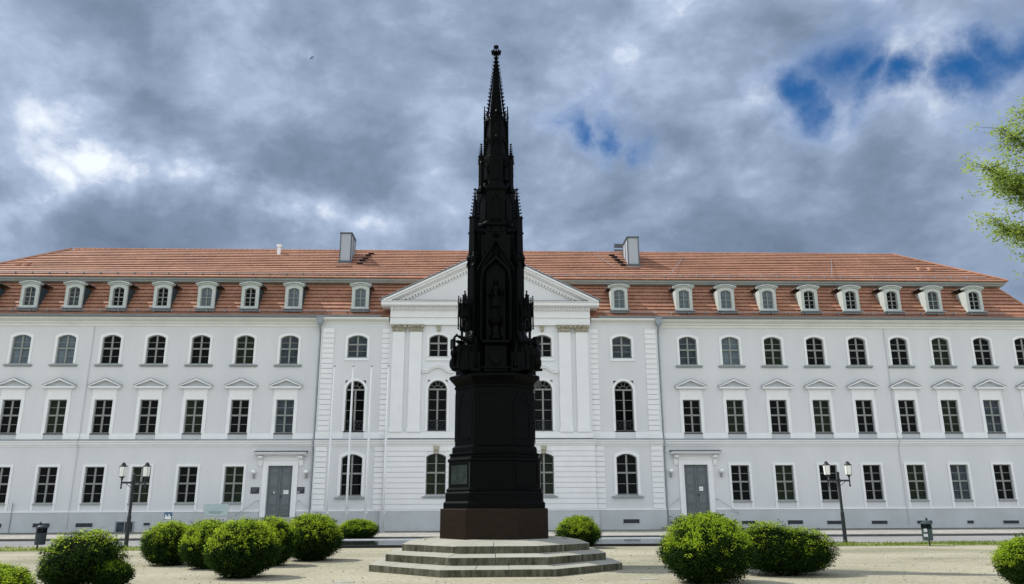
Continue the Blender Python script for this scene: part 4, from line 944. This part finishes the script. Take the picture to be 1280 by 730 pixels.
# first parapet, drum, second stage, third stage
mb = MB(); mb.loft([oc(r, z) for r, z in ((.66, 9.45), (.74, 9.50), (.74, 9.60), (.66, 9.64), (.66, 9.80), (.72, 9.84), (.72, 9.90), (.66, 9.96), (.63, 10.0), (.63, 10.98), (.68, 11.04), (.68, 11.10), (.58, 11.22), (.52, 11.30), (.50, 11.32), (.50, 12.20), (.44, 12.26))])
body = upart(mb, 'upper_drum', M['bronze'])
for k in range(8):
    an = math.radians(45 * k); mb = MB()
    def f(t):
        w = .14
        ring(t, [(-w, 10.08), (w, 10.08), (w, 10.62), (0, 10.86), (-w, 10.62)], [(-w - .03, 10.04), (w + .03, 10.04), (w + .03, 10.64), (0, 10.92), (-w - .03, 10.64)], -.02, .03)
    on_face(mb, an, .59, f); mb.build('tracery', M['bronze'], body); mb = MB(); gablet(mb, an, .60, 0, .17, 9.66, .2, .02); mb.build('gable', M['bronze'], body); mb = MB()
    def f3(t): ring(t, [(-.08, 11.42), (.08, 11.42), (.08, 11.95), (0, 12.1), (-.08, 11.95)], [(-.11, 11.40), (.11, 11.40), (.11, 11.97), (0, 12.16), (-.11, 11.97)], -.02, .02)
    on_face(mb, an, .46, f3); mb.build('tracery', M['bronze'], body)
for k in range(4):
    an = math.radians(45 + 90 * k); x, y = .655 * math.cos(an), .655 * math.sin(an); mb = MB()
    pier(mb, x, y, .055, 10.95, 12.02, an)
    for q in range(4):
        t = MB(); gablet(t, an + q * PI / 2, .055, 0, .055, 11.9, .14, .012); mb.add([(vx + x, vy + y, vz) for vx, vy, vz in t.v], t.f)
    mb.box(*sorted((x * .7, x)), *sorted((y * .7, y)), 11.35, 11.42)
    for i in range(4): mb.tube((x, y, 11.75 - .02 * i), (x * .74, y * .74, 11.9), .02, n=5)
    p_ = upart(mb, 'second_pier', M['bronze'])
    mb = MB(); pinnacle(mb, x, y, .05, 12.02, 12.60, an, 4, 7, .042); mb.build('pinnacle', M['bronze'], p_)
mb = MB(); mb.loft([oc(r, z, 22.5) for r, z in ((.44, 12.15), (.40, 12.2), (.385, 12.26), (.385, 12.78), (.42, 12.82), (.42, 12.86), (.375, 12.9), (.36, 13.45), (.38, 13.5), (.37, 13.54), (.33, 13.58), (.30, 13.7))]); st3 = upart(mb, 'third_stage', M['bronze'])
for k in range(8):
    an = math.radians(22.5 + 45 * k); x, y = .40 * math.cos(an), .40 * math.sin(an)
    mb = MB(); mb.tube((x, y, 12.2), (x, y, 13.62), .03, .024, 8); pinnacle(mb, x, y, .03, 13.62, 14.06, an, 4, 3, .02)
    for z in (12.55, 12.86, 13.3): mb.lump((x, y, z), .045, .045, .03)
    mb.build('shaft', M['bronze'], st3)
    an += math.radians(22.5); mb = MB(); gablet(mb, an, .37, 0, .12, 13.30, .36, .012); mb.build('gable', M['bronze'], st3); mb = MB(); gablet(mb, an, .37, 0, .12, 12.5, .28, .012); mb.build('gable', M['bronze'], st3)
# spire: open lattice of eight ribs round a slim core, crocketed
mb = MB(); z0, z1 = 13.68, 15.98; R0 = .30
mb.loft([[(q * math.cos(i * PI / 4 + PI / 8), q * math.sin(i * PI / 4 + PI / 8), z) for i in range(8)] for q, z in ((R0 * .80, z0), (.012, z1))])
for i in range(8):
    b = i * PI / 4 + PI / 8; cs, sn = math.cos(b), math.sin(b); mb.tube((R0 * cs, R0 * sn, z0), (.018 * cs, .018 * sn, z1), .026, .012, 6)
    for k in range(17):
        t = (k + .4) / 17; q = R0 * (1 - t) + .02 * t; z = z0 + (z1 - z0) * t; c = .060 * (1 - .25 * t)
        mb.lump((cs * (q + c * .5), sn * (q + c * .5), z), c * .7, c * .7, c * .5); mb.lump((cs * (q + c * 1.15), sn * (q + c * 1.15), z + c * .5), c * .45, c * .45, c * .38)
for k in range(16):
    t = k / 16; q = R0 * (1 - t) + .018 * t; z = z0 + (z1 - z0) * t
    for i in range(8): b = i * PI / 4 + PI / 8; b2 = b + PI / 4; mb.tube((q * math.cos(b), q * math.sin(b), z), (q * math.cos(b2), q * math.sin(b2), z), .011, n=4)
upart(mb, 'spire', M['bronze'])
mb = MB(); mb.lathe(0, 0, [(.02, 15.9), (.055, 15.95), (.03, 15.99), (.022, 16.04), (.03, 16.1), (.02, 16.2), (.014, 16.26), (.02, 16.3), (.006, 16.42)], 8)
for zc, rr, sz in ((16.10, .095, .075), (16.32, .045, .045)):
    for i in range(8):
        b = i * PI / 4; k = 1 if i % 2 == 0 else .8
        mb.lump((rr * k * math.cos(b), rr * k * math.sin(b), zc), sz, sz, sz * .8); mb.lump((rr * 1.5 * k * math.cos(b), rr * 1.5 * k * math.sin(b), zc + sz * .8), sz * .55, sz * .55, sz * .7); mb.lump((rr * 1.3 * k * math.cos(b), rr * 1.3 * k * math.sin(b), zc - sz * .7), sz * .5, sz * .5, sz * .5)
for zc, w, h in ((16.12, .15, .035), (16.32, .075, .025)): mb.box(-w, w, -.025, .025, zc - h, zc + h); mb.box(-w, -w * .7, -.03, .03, zc - h * 1.9, zc + h * 1.9); mb.box(w * .7, w, -.03, .03, zc - h * 1.9, zc + h * 1.9)
upart(mb, 'finial', M['bronze'])

# canopies over the seated figures
for k in range(4):
    an = math.radians(45 + 90 * k); R = 1.27; x, y = R * math.cos(an), R * math.sin(an); mb = MB()
    rp = lambda q, z, n=6: [(x + q * math.cos(an + 2 * PI * (i + .5) / n), y + q * math.sin(an + 2 * PI * (i + .5) / n), z) for i in range(n)]
    mb.loft([rp(.10, 6.98), rp(.17, 7.05), rp(.18, 7.30), rp(.14, 7.36)])
    for i in range(6):
        b = an + 2 * PI * (i + .5) / 6; px_, py_ = x + .185 * math.cos(b), y + .185 * math.sin(b)
        mb.tube((px_, py_, 6.74), (px_, py_, 7.42), .022, .018, 6); mb.lump((px_, py_, 6.70), .03, .03, .06); pinnacle(mb, px_, py_, .026, 7.42, 7.66, b, 4, 2, .018)
        t = MB(); gablet(t, an + 2 * PI * i / 6, .165, 0, .085, 7.04, .26, .012); mb.add([(vx + x, vy + y, vz) for vx, vy, vz in t.v], t.f)
    pinnacle(mb, x, y, .11, 7.34, 7.84, an, 6, 3, .032)
    mb.tube((x * .74, y * .74, 7.0), (x, y, 7.15), .08, .09, 8); mb.tube((x * .76, y * .76, 7.45), (x * .93, y * .93, 7.25), .05, n=6); mb.tube((x * .76, y * .76, 6.75), (x * .92, y * .92, 7.0), .04, n=6)
    mb.v[:] = [(vx, vy, vz - .14) for vx, vy, vz in mb.v]
    upart(mb, 'canopy', M['bronze'])

# ---- figures: one continuous body each, grown by voxel union
def capsule(mb, a, b, r0, r1, n=12):
    a = Vector(a); b = Vector(b); d = (b - a).normalized(); t = d.cross(Vector((0, 0, 1)))
    if t.length < 1e-4: t = Vector((1, 0, 0))
    t.normalize(); q = d.cross(t); rings = []
    for c, r, sg, rng in ((a, r0, -1, range(1, 5)), (b, r1, 1, range(4, 0, -1))):
        for i in rng:
            ph = PI / 2 * i / 4.0 if sg < 0 else PI / 2 * i / 4.0
            rr = r * math.sin(ph); off = sg * r * math.cos(ph); cc = c + d * off
            rings.append([tuple(cc + rr * (math.cos(2 * PI * k / n) * t + math.sin(2 * PI * k / n) * q)) for k in range(n)])
    mb.loft(rings)
def ball(mb, c, rx, ry, rz, n=14):
    mb.loft([[(c[0] + rx * math.sin(PI * j / n) * math.cos(2 * PI * k / n), c[1] + ry * math.sin(PI * j / n) * math.sin(2 * PI * k / n), c[2] + rz * math.cos(PI * j / n)) for k in range(n)] for j in range(1, n)])
def limb(mb, pts, rad):
    for i in range(len(pts) - 1): capsule(mb, pts[i], pts[i + 1], rad[i], rad[i + 1])
def hand(mb, w, d, side=1, curl=.5):     # w wrist, d direction of the hand
    w = Vector(w); d = Vector(d).normalized(); sd_ = d.cross(Vector((0, 0, 1))).normalized() * side; dn = Vector((0, 0, -1))
    pc = w + d * .05; capsule(mb, w, pc, .022, .027)
    for k, L in enumerate((.060, .068, .064, .050)):
        o = pc + sd_ * (.027 - .018 * k) + d * .012; m1 = o + d * L * .6; m2 = m1 + (d * (1 - curl) + dn * curl).normalized() * L * .5
        limb(mb, [o, m1, m2], [.0095, .009, .0075])
    o = w + d * .015 + sd_ * .024; limb(mb, [o, o + (d * .6 + sd_ * .8).normalized() * .035, o + (d * .6 + sd_ * .8).normalized() * .035 + (d + dn * .3).normalized() * .025], [.011, .010, .008])
def head(mb, c, beard=True, hood=False, s=1.0):
    x, y, z = c; ball(mb, (x, y, z + .01), .072 * s, .088 * s, .102 * s); ball(mb, (x, y - .02, z - .05), .055 * s, .065 * s, .06 * s)
    capsule(mb, (x, y - .082 * s, z + .012), (x, y - .10 * s, z - .022), .010, .014); capsule(mb, (x - .04, y - .077 * s, z + .027), (x + .04, y - .077 * s, z + .027), .011, .011)
    capsule(mb, (x - .02, y - .084 * s, z - .048), (x + .02, y - .084 * s, z - .048), .009, .009)
    for q in (-1, 1):
        ball(mb, (x + q * .074 * s, y, z), .012, .02, .03, 8); ball(mb, (x + q * .03, y - .078 * s, z + .008), .012, .01, .009, 8)
    if beard: ball(mb, (x, y - .07, z - .09), .045, .04, .065)
    if hood: ball(mb, (x, y + .02, z + .04), .095, .10, .10); ball(mb, (x, y + .05, z - .06), .10, .08, .11)
    else:
        ball(mb, (x, y + .018, z + .035), .082, .09, .09)
        for q in range(9): b = -.2 + q / 8 * (PI + .4); ball(mb, (x + .078 * math.cos(b), y + .02 + .07 * math.sin(b), z - .01 - .02 * (q % 2)), .022, .022, .035, 8)
def skirt(mb, rings, folds=11, amp=.035, seed=0, n=66):
    rr = []
    for cx, cy, rx, ry, z in rings:
        r_ = []
        for k in range(n):
            a = 2 * PI * k / n; w = 1 + amp / max(rx, .05) * (math.sin(folds * a + seed + 1.3 * math.sin(z * 5)) * .5 + .5 * math.sin((folds * 1.7) // 1 * a + seed * 2)) * (1 if z < 1 else .6)
            r_.append((cx + rx * w * math.cos(a), cy + ry * w * math.sin(a), z))
        rr.append(r_)
    mb.loft(rr)
def grow(mb, name, voxel=.013):
    me = mb.mesh(name + '_raw', M['bronze']); o = bpy.data.objects.new('tmp', me); col.objects.link(o)
    r = o.modifiers.new('r', 'REMESH'); r.mode = 'VOXEL'; r.voxel_size = voxel; s = o.modifiers.new('s', 'SMOOTH'); s.iterations = 2; s.factor = .5
    dg = bpy.context.evaluated_depsgraph_get(); ev = o.evaluated_get(dg); m2 = bpy.data.meshes.new_from_object(ev); m2.name = name
    bpy.data.objects.remove(o); m2.materials.clear(); m2.materials.append(M['bronze']); m2.polygons.foreach_set('use_smooth', [True] * len(m2.polygons)); return m2
def seated(variant):
    mb = MB()
    limb(mb, [(0, .06, .56), (0, .08, .78), (0, .05, .98)], [.155, .13, .15]); capsule(mb, (0, .04, 1.0), (0, .015, 1.12), .055, .05)
    capsule(mb, (-.15, .05, 1.0), (.15, .05, 1.0), .075, .075)
    head(mb, (0, -.02, 1.21), beard=variant == 0, hood=variant == 1)
    for s in (-1, 1):
        kx = s * (.15 if s < 0 else .17); ky = -.40 - (.05 if s > 0 else 0)
        limb(mb, [(s * .09, .05, .56), (kx, ky, .60), (kx, ky - .02 + (.12 if s < 0 else 0), .12)], [.10, .08, .055])
        limb(mb, [(kx, ky + (.10 if s < 0 else 0), .05), (kx + s * .02, ky - .16 + (.1 if s < 0 else 0), .035)], [.045, .035])
    # robe over lap and legs
    skirt(mb, [(0, -.18, .27, .33, .0), (0, -.20, .25, .33, .12), (0, -.20, .23, .32, .40), (0, -.17, .24, .31, .56), (0, -.08, .23, .26, .66), (0, .04, .18, .17, .72), (0, .05, .155, .14, .85)], 9, .03, variant)
    # mantle falling from the shoulders, with diagonal folds
    skirt(mb, [(0, .14, .30, .16, .10), (0, .14, .27, .15, .5), (0, .12, .23, .14, .8), (0, .07, .215, .13, 1.0), (0, .05, .12, .09, 1.08)], 8, .025, 2 + variant)
    for k in range(5): limb(mb, [(.18 - .01 * k, -.05 - .02 * k, .98 - .07 * k), (.02, -.12 - .025 * k, .84 - .06 * k), (-.17, -.05 - .03 * k, .76 - .05 * k)], [.02, .026, .018])
    for k in range(6): x_ = -.2 + .08 * k; limb(mb, [(x_ * .6, -.42, .62), (x_, -.50, .36), (x_ * 1.15, -.47, .04)], [.018, .026, .02])
    if variant == 0:   # one arm stretched forward holding a scroll, other hand on an upright book
        limb(mb, [(-.20, .04, .99), (-.27, -.10, .78), (-.16, -.36, .80)], [.078, .07, .045]); hand(mb, (-.15, -.38, .80), (.1, -1, .1), 1)
        limb(mb, [(.20, .04, .99), (.28, -.08, .76), (.22, -.48, .86)], [.078, .072, .042]); hand(mb, (.215, -.50, .865), (0, -1, .2), -1, .7)
        capsule(mb, (.10, -.60, .84), (.32, -.60, .88), .035, .035); mb.box(-.30, -.02, -.56, -.48, .60, .86); limb(mb, [(.02, -.58, .05), (.02, -.60, .58)], [.07, .05]); ball(mb, (.05, -.60, .45), .11, .09, .12); ball(mb, (-.05, -.60, .18), .10, .08, .14)
    else:              # both hands holding an open book on the lap
        limb(mb, [(-.20, .04, .99), (-.29, -.10, .76), (-.13, -.36, .76)], [.085, .08, .05]); hand(mb, (-.12, -.38, .76), (.3, -1, -.1), 1)
        limb(mb, [(.20, .04, .99), (.29, -.10, .78), (.13, -.40, .88)], [.085, .08, .05]); hand(mb, (.12, -.42, .885), (0, -1, .05), -1, .3)
        mb.add([(-.20, -.34, .70), (.20, -.34, .70), (.20, -.60, .78), (-.20, -.60, .78), (-.20, -.35, .66), (.20, -.35, .66), (.20, -.61, .74), (-.20, -.61, .74)], [(0, 1, 2, 3), (7, 6, 5, 4), (0, 4, 5, 1), (1, 5, 6, 2), (2, 6, 7, 3), (3, 7, 4, 0)])
        ball(mb, (.02, -.46, .42), .22, .20, .22); ball(mb, (0, -.56, .20), .16, .12, .18)
    # block seat
    mb.box(-.24, .24, -.10, .30, -.02, .50)
    return grow(mb, 'seated_statue', .012)
def standing(variant):
    mb = MB()
    for s in (-1, 1): limb(mb, [(s * .08, 0, .82), (s * .10, -.03 * s, .46), (s * .11, .02, .08)], [.10, .065, .045]); limb(mb, [(s * .11, .0, .04), (s * .13, -.13, .03)], [.045, .035])
    limb(mb, [(0, 0, .84), (0, .0, 1.05), (0, 0, 1.28)], [.13, .12, .15]); capsule(mb, (-.16, .01, 1.32), (.16, .01, 1.32), .07, .07); capsule(mb, (0, 0, 1.34), (0, -.01, 1.45), .055, .05)
    head(mb, (0, -.02, 1.54), beard=variant != 2)
    ball(mb, (0, .0, 1.63), .10, .10, .035)
    skirt(mb, [(0, 0, .20, .15, .52), (0, 0, .18, .14, .75), (0, 0, .15, .12, .98)], 10, .025, variant)
    skirt(mb, [(0, .12, .27, .12, .05), (0, .12, .26, .12, .7), (0, .09, .22, .10, 1.2), (0, .05, .12, .08, 1.38)], 8, .03, 1)
    limb(mb, [(-.20, 0, 1.32), (-.27, -.03, 1.04), (-.10, -.20, .98)], [.07, .055, .038]); hand(mb, (-.09, -.21, .98), (.6, -.8, 0), 1)
    limb(mb, [(.20, 0, 1.32), (.29, -.03, 1.05), (.24, -.22, 1.12)], [.07, .055, .038]); hand(mb, (.235, -.24, 1.12), (0, -1, .1), -1, .8)
    limb(mb, [(.24, -.30, .04), (.235, -.30, 1.25)], [.016, .016]); mb.box(-.16, .16, -.22, .2, -.1, .02)
    return grow(mb, 'niche_statue', .013)
sm = [seated(0), seated(1)]; stm = [standing(0), standing(2)]
for k in range(4):
    an = math.radians(45 + 90 * k); lx, ly = 1.09 * math.cos(an), 1.09 * math.sin(an)
    o = bpy.data.objects.new('seated_statue', sm[(0, 1, 0, 1)[k]]); col.objects.link(o); o.parent = MO
    v = Matrix.Rotation(PU, 3, 'Z') @ Vector((lx, ly, 0)); tw = (0.0, 0, -.35, .35)[k]
    o.location = (v.x, v.y, 5.33); o.rotation_euler.z = an + PU + PI / 2 + tw; o.scale = (.98, .84, 1.10)
    if k == 2: o['label'] = 'seated robed figure facing left with outstretched hand'
    if k == 3: o['label'] = 'seated hooded figure facing right with open book'
    an = math.radians(90 * k); v = Matrix.Rotation(PU, 3, 'Z') @ Vector((.68 * math.cos(an), .68 * math.sin(an), 0))
    o = bpy.data.objects.new('niche_statue', stm[k % 2]); col.objects.link(o); o.parent = MO; o.location = (v.x, v.y, 6.95 - .08); o.rotation_euler.z = an + PU + PI / 2; o.scale = (.74, .74, .74)
    mb = MB(); mb.lathe(0, 0, [(.10, -.64), (.2, -.58), (.2, -.5), (.14, -.45), (.12, -.2), (.2, -.1), (.22, -.02), (.2, 0)], 12); b_ = mb.build('statue_base', M['bronze'], MO); b_.location = (v.x, v.y, 6.88)
# ------------------------------------------------------------------ clipped bushes, tree, bird
def bush_mesh(seed, R=(1, 1, 1), n=15000, new=.45, lumps=None, bottom=.35, leaf=.028):
    """returns (core MB, leaves MB): unit bush sitting on z=0"""
    rnd = random.Random(seed); off = Vector((seed * 3.7, seed * 1.3, 0))
    def rad(d):
        q = 1 + .10 * noise.noise(d * 1.7 + off) + .075 * noise.noise(d * 4.2 + off) + .085 * noise.noise(d * 8 + off)
        if d.z < 0: q *= 1 - .22 * (-d.z) ** 1.6
        return q
    if not lumps: lumps = [((0, 0, .84), (.98, .98, 1.0))]
    core = MB(); lv = MB()
    for (c, s) in lumps:
        nn = 20; rings = []
        for j in range(1, nn):
            r_ = []
            for k in range(28):
                d = Vector((math.sin(PI * j / nn) * math.cos(2 * PI * k / 28), math.sin(PI * j / nn) * math.sin(2 * PI * k / 28), math.cos(PI * j / nn))); q = rad(d) * .84
                r_.append((c[0] + d.x * q * s[0], c[1] + d.y * q * s[1], max(.03, c[2] + d.z * q * s[2])))
            rings.append(r_)
        core.loft(rings)
        # clumps of small leaves filling the outer shell
        cl = []
        ncl = int(n / len(lumps) / 16)
        for i in range(ncl):
            z = 1 - 2 * (i + .5) / ncl; a = i * 2.399963 + rnd.uniform(-.1, .1); q = math.sqrt(max(0, 1 - z * z)); d = Vector((q * math.cos(a), q * math.sin(a), z))
            if c[2] + d.z * rad(d) * s[2] < .07: continue
            dep = rnd.choice((0, 0, 0, .05, .10)) if rnd.random() > .02 else -.09; rr = rad(d) * (1 - dep) + rnd.uniform(-.03, .035)
            p = Vector((c[0] + d.x * rr * s[0], c[1] + d.y * rr * s[1], c[2] + d.z * rr * s[2]))
            fresh = 1 if (dep == 0 and rnd.random() < new * max(.03, .08 + 2.4 * d.z) and noise.noise(d * 3.5 + off) > -.42 + .3 * (1 - d.z) * .5) else 0  # fresh leaves crowd the top: new growth plus sunlight put into colour
            for _ in range(16):
                o = Vector((rnd.gauss(0, 1), rnd.gauss(0, 1), rnd.gauss(0, 1))) * .045 + d * rnd.uniform(-.04, .05)
                u = Vector((rnd.gauss(0, 1), rnd.gauss(0, 1), rnd.gauss(0, 1))).normalized(); w = (u.cross(d + Vector((rnd.gauss(0, .6), rnd.gauss(0, .6), rnd.gauss(0, .6))))).normalized(); L = leaf * rnd.uniform(.6, 1.3)
                b = p + o; b.z = max(b.z, .02)
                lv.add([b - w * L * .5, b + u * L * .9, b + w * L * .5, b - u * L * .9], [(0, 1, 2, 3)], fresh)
    return core, lv
def make_bush(core, lv, label, loc, sc, rz, stems=True):
    r = empty('clipped_bush', loc, label, 'bush', 'clipped round bushes', rz); r.scale = sc
    core_o = bpy.data.objects.new('inner_twigs', core); col.objects.link(core_o); core_o.parent = r
    l = bpy.data.objects.new('foliage', lv); col.objects.link(l); l.parent = r
    return r
def pack(args):
    c, l = bush_mesh(**args)
    for k in range(7):
        a = k * .9; c.tube((.12 * math.cos(a), .12 * math.sin(a), -.05), (.4 * math.cos(a), .4 * math.sin(a), .35), .03, .015, 5)
    cm = c.mesh('inner_twigs', M['core']); lm = l.mesh('foliage', [M['leaf_old'], M['leaf_new_lit']], fix=False); return cm, lm
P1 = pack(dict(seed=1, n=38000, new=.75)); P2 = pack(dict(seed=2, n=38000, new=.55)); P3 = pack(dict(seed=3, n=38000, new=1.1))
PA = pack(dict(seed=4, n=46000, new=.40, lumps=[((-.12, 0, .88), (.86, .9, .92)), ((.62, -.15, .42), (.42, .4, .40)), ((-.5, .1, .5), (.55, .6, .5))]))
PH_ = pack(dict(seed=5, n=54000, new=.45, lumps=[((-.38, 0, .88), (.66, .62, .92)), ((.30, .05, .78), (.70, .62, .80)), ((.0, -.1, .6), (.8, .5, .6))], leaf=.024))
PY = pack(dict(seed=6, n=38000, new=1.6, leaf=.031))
# x, y, half width, height, variant, label
for (x, y, hw, h, pk, lab, rz) in (
    (-8.38, -34.2, .90, 1.20, PA, 'dark uneven bush with a side shoot, nearest the left edge litter bin', 0),
    (-9.15, -27.6, .80, 1.22, P2, 'round dark green bush behind and right of the left street lamp', 1.0),
    (-5.80, -32.0, .81, 1.34, P1, 'large round bush at the front of the left cluster of three', 2.0),
    (-7.55, -29.0, .78, 1.28, P3, 'round bush half hidden at the back left of the left cluster', .5),
    (-6.10, -28.2, .70, 1.33, P2, 'round bush peeping out at the back right of the left cluster', 3.5),
    (-5.38, -26.0, .90, 1.40, P1, 'round bush standing before the left door steps', 4.1),
    (-6.25, -11.0, .98, 1.00, P3, 'low yellow green bush at the foot of the white flagpoles', 1.7),
    (3.78, -19.6, .86, 1.22, P3, 'bright round bush just right of the monument steps', 2.9),
    (4.90, -34.2, .97, 1.42, P3, 'largest bright bush in front of the right door', .2),
    (6.55, -28.6, .80, 1.40, P2, 'round bush mostly hidden behind the largest bright bush', 5.0),
    (7.33, -32.4, 1.16, 1.25, PH_, 'wide dark low bush below the right street lamp', .05),
    (10.72, -36.6, .76, 1.06, PY, 'yellow green bush cut by the right edge of the picture', 2.2),
    (-8.5, -37.7, .80, .74, PY, 'bright yellow low bush in the bottom left corner', 4.0)):
    make_bush(pk[0], pk[1], lab, (x, y, 0), (hw, hw, h / 1.9), rz)

# tree reaching in from the right
T = empty('leafy_tree', (18.6, -33.2, 0), 'tree in fresh green leaf whose branches reach in from the right edge', 'tree')
rnd = random.Random(21); wood = MB(); lv = MB(); LO = Vector((18.6, -33.2, 0))
def branch(a, b, r0, r1, seg=5, wig=.12):
    pts = [Vector(a)]
    for k in range(1, seg + 1):
        t = k / seg; p = Vector(a).lerp(Vector(b), t) + (Vector((rnd.gauss(0, wig), rnd.gauss(0, wig), rnd.gauss(0, wig * .7))) if k < seg else Vector()); pts.append(p)
    for k in range(seg): wood.tube(pts[k], pts[k + 1], r0 + (r1 - r0) * k / seg, r0 + (r1 - r0) * (k + 1) / seg, 7 if r0 > .03 else 4)
    return pts
def leaves(p, n, s=.10):
    for _ in range(n):
        b = p + Vector((rnd.gauss(0, s * 1.2), rnd.gauss(0, s * 1.2), rnd.gauss(0, s * .65)))
        u = Vector((rnd.gauss(0, 1), rnd.gauss(0, 1), rnd.gauss(0, .35))).normalized(); w = u.cross(Vector((rnd.gauss(0, .5), rnd.gauss(0, .5), 1))).normalized(); L = rnd.uniform(.026, .046)
        lv.add([b - u * L, b + w * L * .6 - u * L * .1, b + u * L * 1.1, b - w * L * .6 - u * L * .1], [(0, 1, 2, 3)])
top = branch((0, 0, 0), (.4, .3, 7.0), .38, .22, 6, .05); branch(top[-1], (.6, .2, 15.5), .22, .04, 6, .15)
def spray(a, b, r0, n_sub, ln, leafn):
    pts = branch(a, b, r0, .012, 7, .10); L = (Vector(b) - Vector(a)).length
    for i in range(n_sub):
        t = .28 + .72 * (i + rnd.random()) / n_sub; k = min(int(t * 7), 6); p = pts[k].lerp(pts[k + 1], t * 7 - k)
        d = (Vector(b) - Vector(a)).normalized() * rnd.uniform(.2, .9) + Vector((rnd.gauss(0, .6), rnd.gauss(0, .6), rnd.gauss(0, .42))); q = p + d.normalized() * ln * rnd.uniform(.5, 1.1) * (1.15 - t * .6)
        sp = branch(p, q, .014, .004, 3, .04)
        for s_ in sp[1:]: leaves(s_, leafn)
        for _ in range(3):
            q2 = sp[2] + Vector((rnd.gauss(0, .28), rnd.gauss(0, .28), rnd.gauss(0, .16))); branch(sp[1], q2, .006, .003, 2, .02); leaves(q2, leafn)
def P_(x, z, y=-34): return Vector((x, y, z)) - LO
tips = [((0.3, 0, 7.0), P_(12.8, 9.95), .05, 30), ((.2, .2, 6.2), P_(12.85, 8.4), .05, 24), ((.35, 0, 8.2), P_(13.5, 11.0), .05, 26), ((.4, 0, 9.0), P_(14.2, 11.6), .05, 24), ((.2, 0, 7.2), P_(13.3, 9.3), .04, 24),
        ((.2, .1, 6.6), P_(13.5, 8.5, -33.2), .04, 20), ((.3, .1, 7.8), P_(13.7, 10.1, -33.0), .04, 22), ((.3, 0, 6.8), P_(13.6, 7.95, -34.6), .04, 18), ((.3, 0, 7.5), P_(13.9, 9.5, -34.9), .04, 24), ((.4, 0, 8.6), P_(14.1, 10.5, -34.8), .04, 22)]
for a, b, r, n_ in tips: spray(a, b, r * 1.3, int(n_ * 1.7), .65, 24)
for i in range(18):
    a = rnd.uniform(-1.9, 1.9); z0_ = rnd.uniform(6, 12); el = rnd.uniform(.1, .9); L = rnd.uniform(3, 5.2)
    spray((.4, .1, z0_), (.4 + L * math.cos(a), L * math.sin(a), z0_ + L * el * .7), .05, 14, .9, 9)
wood.build('trunk', M['bark'], T, fix=False); lv.build('crown', M['leaf_tree'], T, fix=False)

# small dark bird high in the sky
mb = MB()
capsule(mb, (0, -.10, 0), (0, .12, 0), .035, .02); ball(mb, (0, .14, .01), .028, .03, .028, 8); capsule(mb, (0, .16, .008), (0, .19, .0), .008, .002)
mb.add([(0, -.10, .0), (-.05, -.22, 0), (.05, -.22, 0), (0, -.10, .012), (-.05, -.22, .008), (.05, -.22, .008)], [(0, 2, 1), (3, 4, 5), (0, 1, 4, 3), (1, 2, 5, 4), (2, 0, 3, 5)])
for s in (-1, 1):
    mb.loft([[(s * x, y0, z), (s * x, y1, z), (s * x, y1, z + t), (s * x, y0, z + t)] for x, y0, y1, z, t in ((.0, -.05, .08, .0, .02), (.16, -.03, .09, .05, .016), (.34, -.10, .0, .03, .008))])
o = mb.build('bird', M['darkmetal']); tag(o, 'tiny dark bird flying high left of the spire', 'bird'); o.location = (-9.9, -12.1, 26.3); o.rotation_euler = (1.2, .5, 2.9); o.scale = (.42, .42, .42)
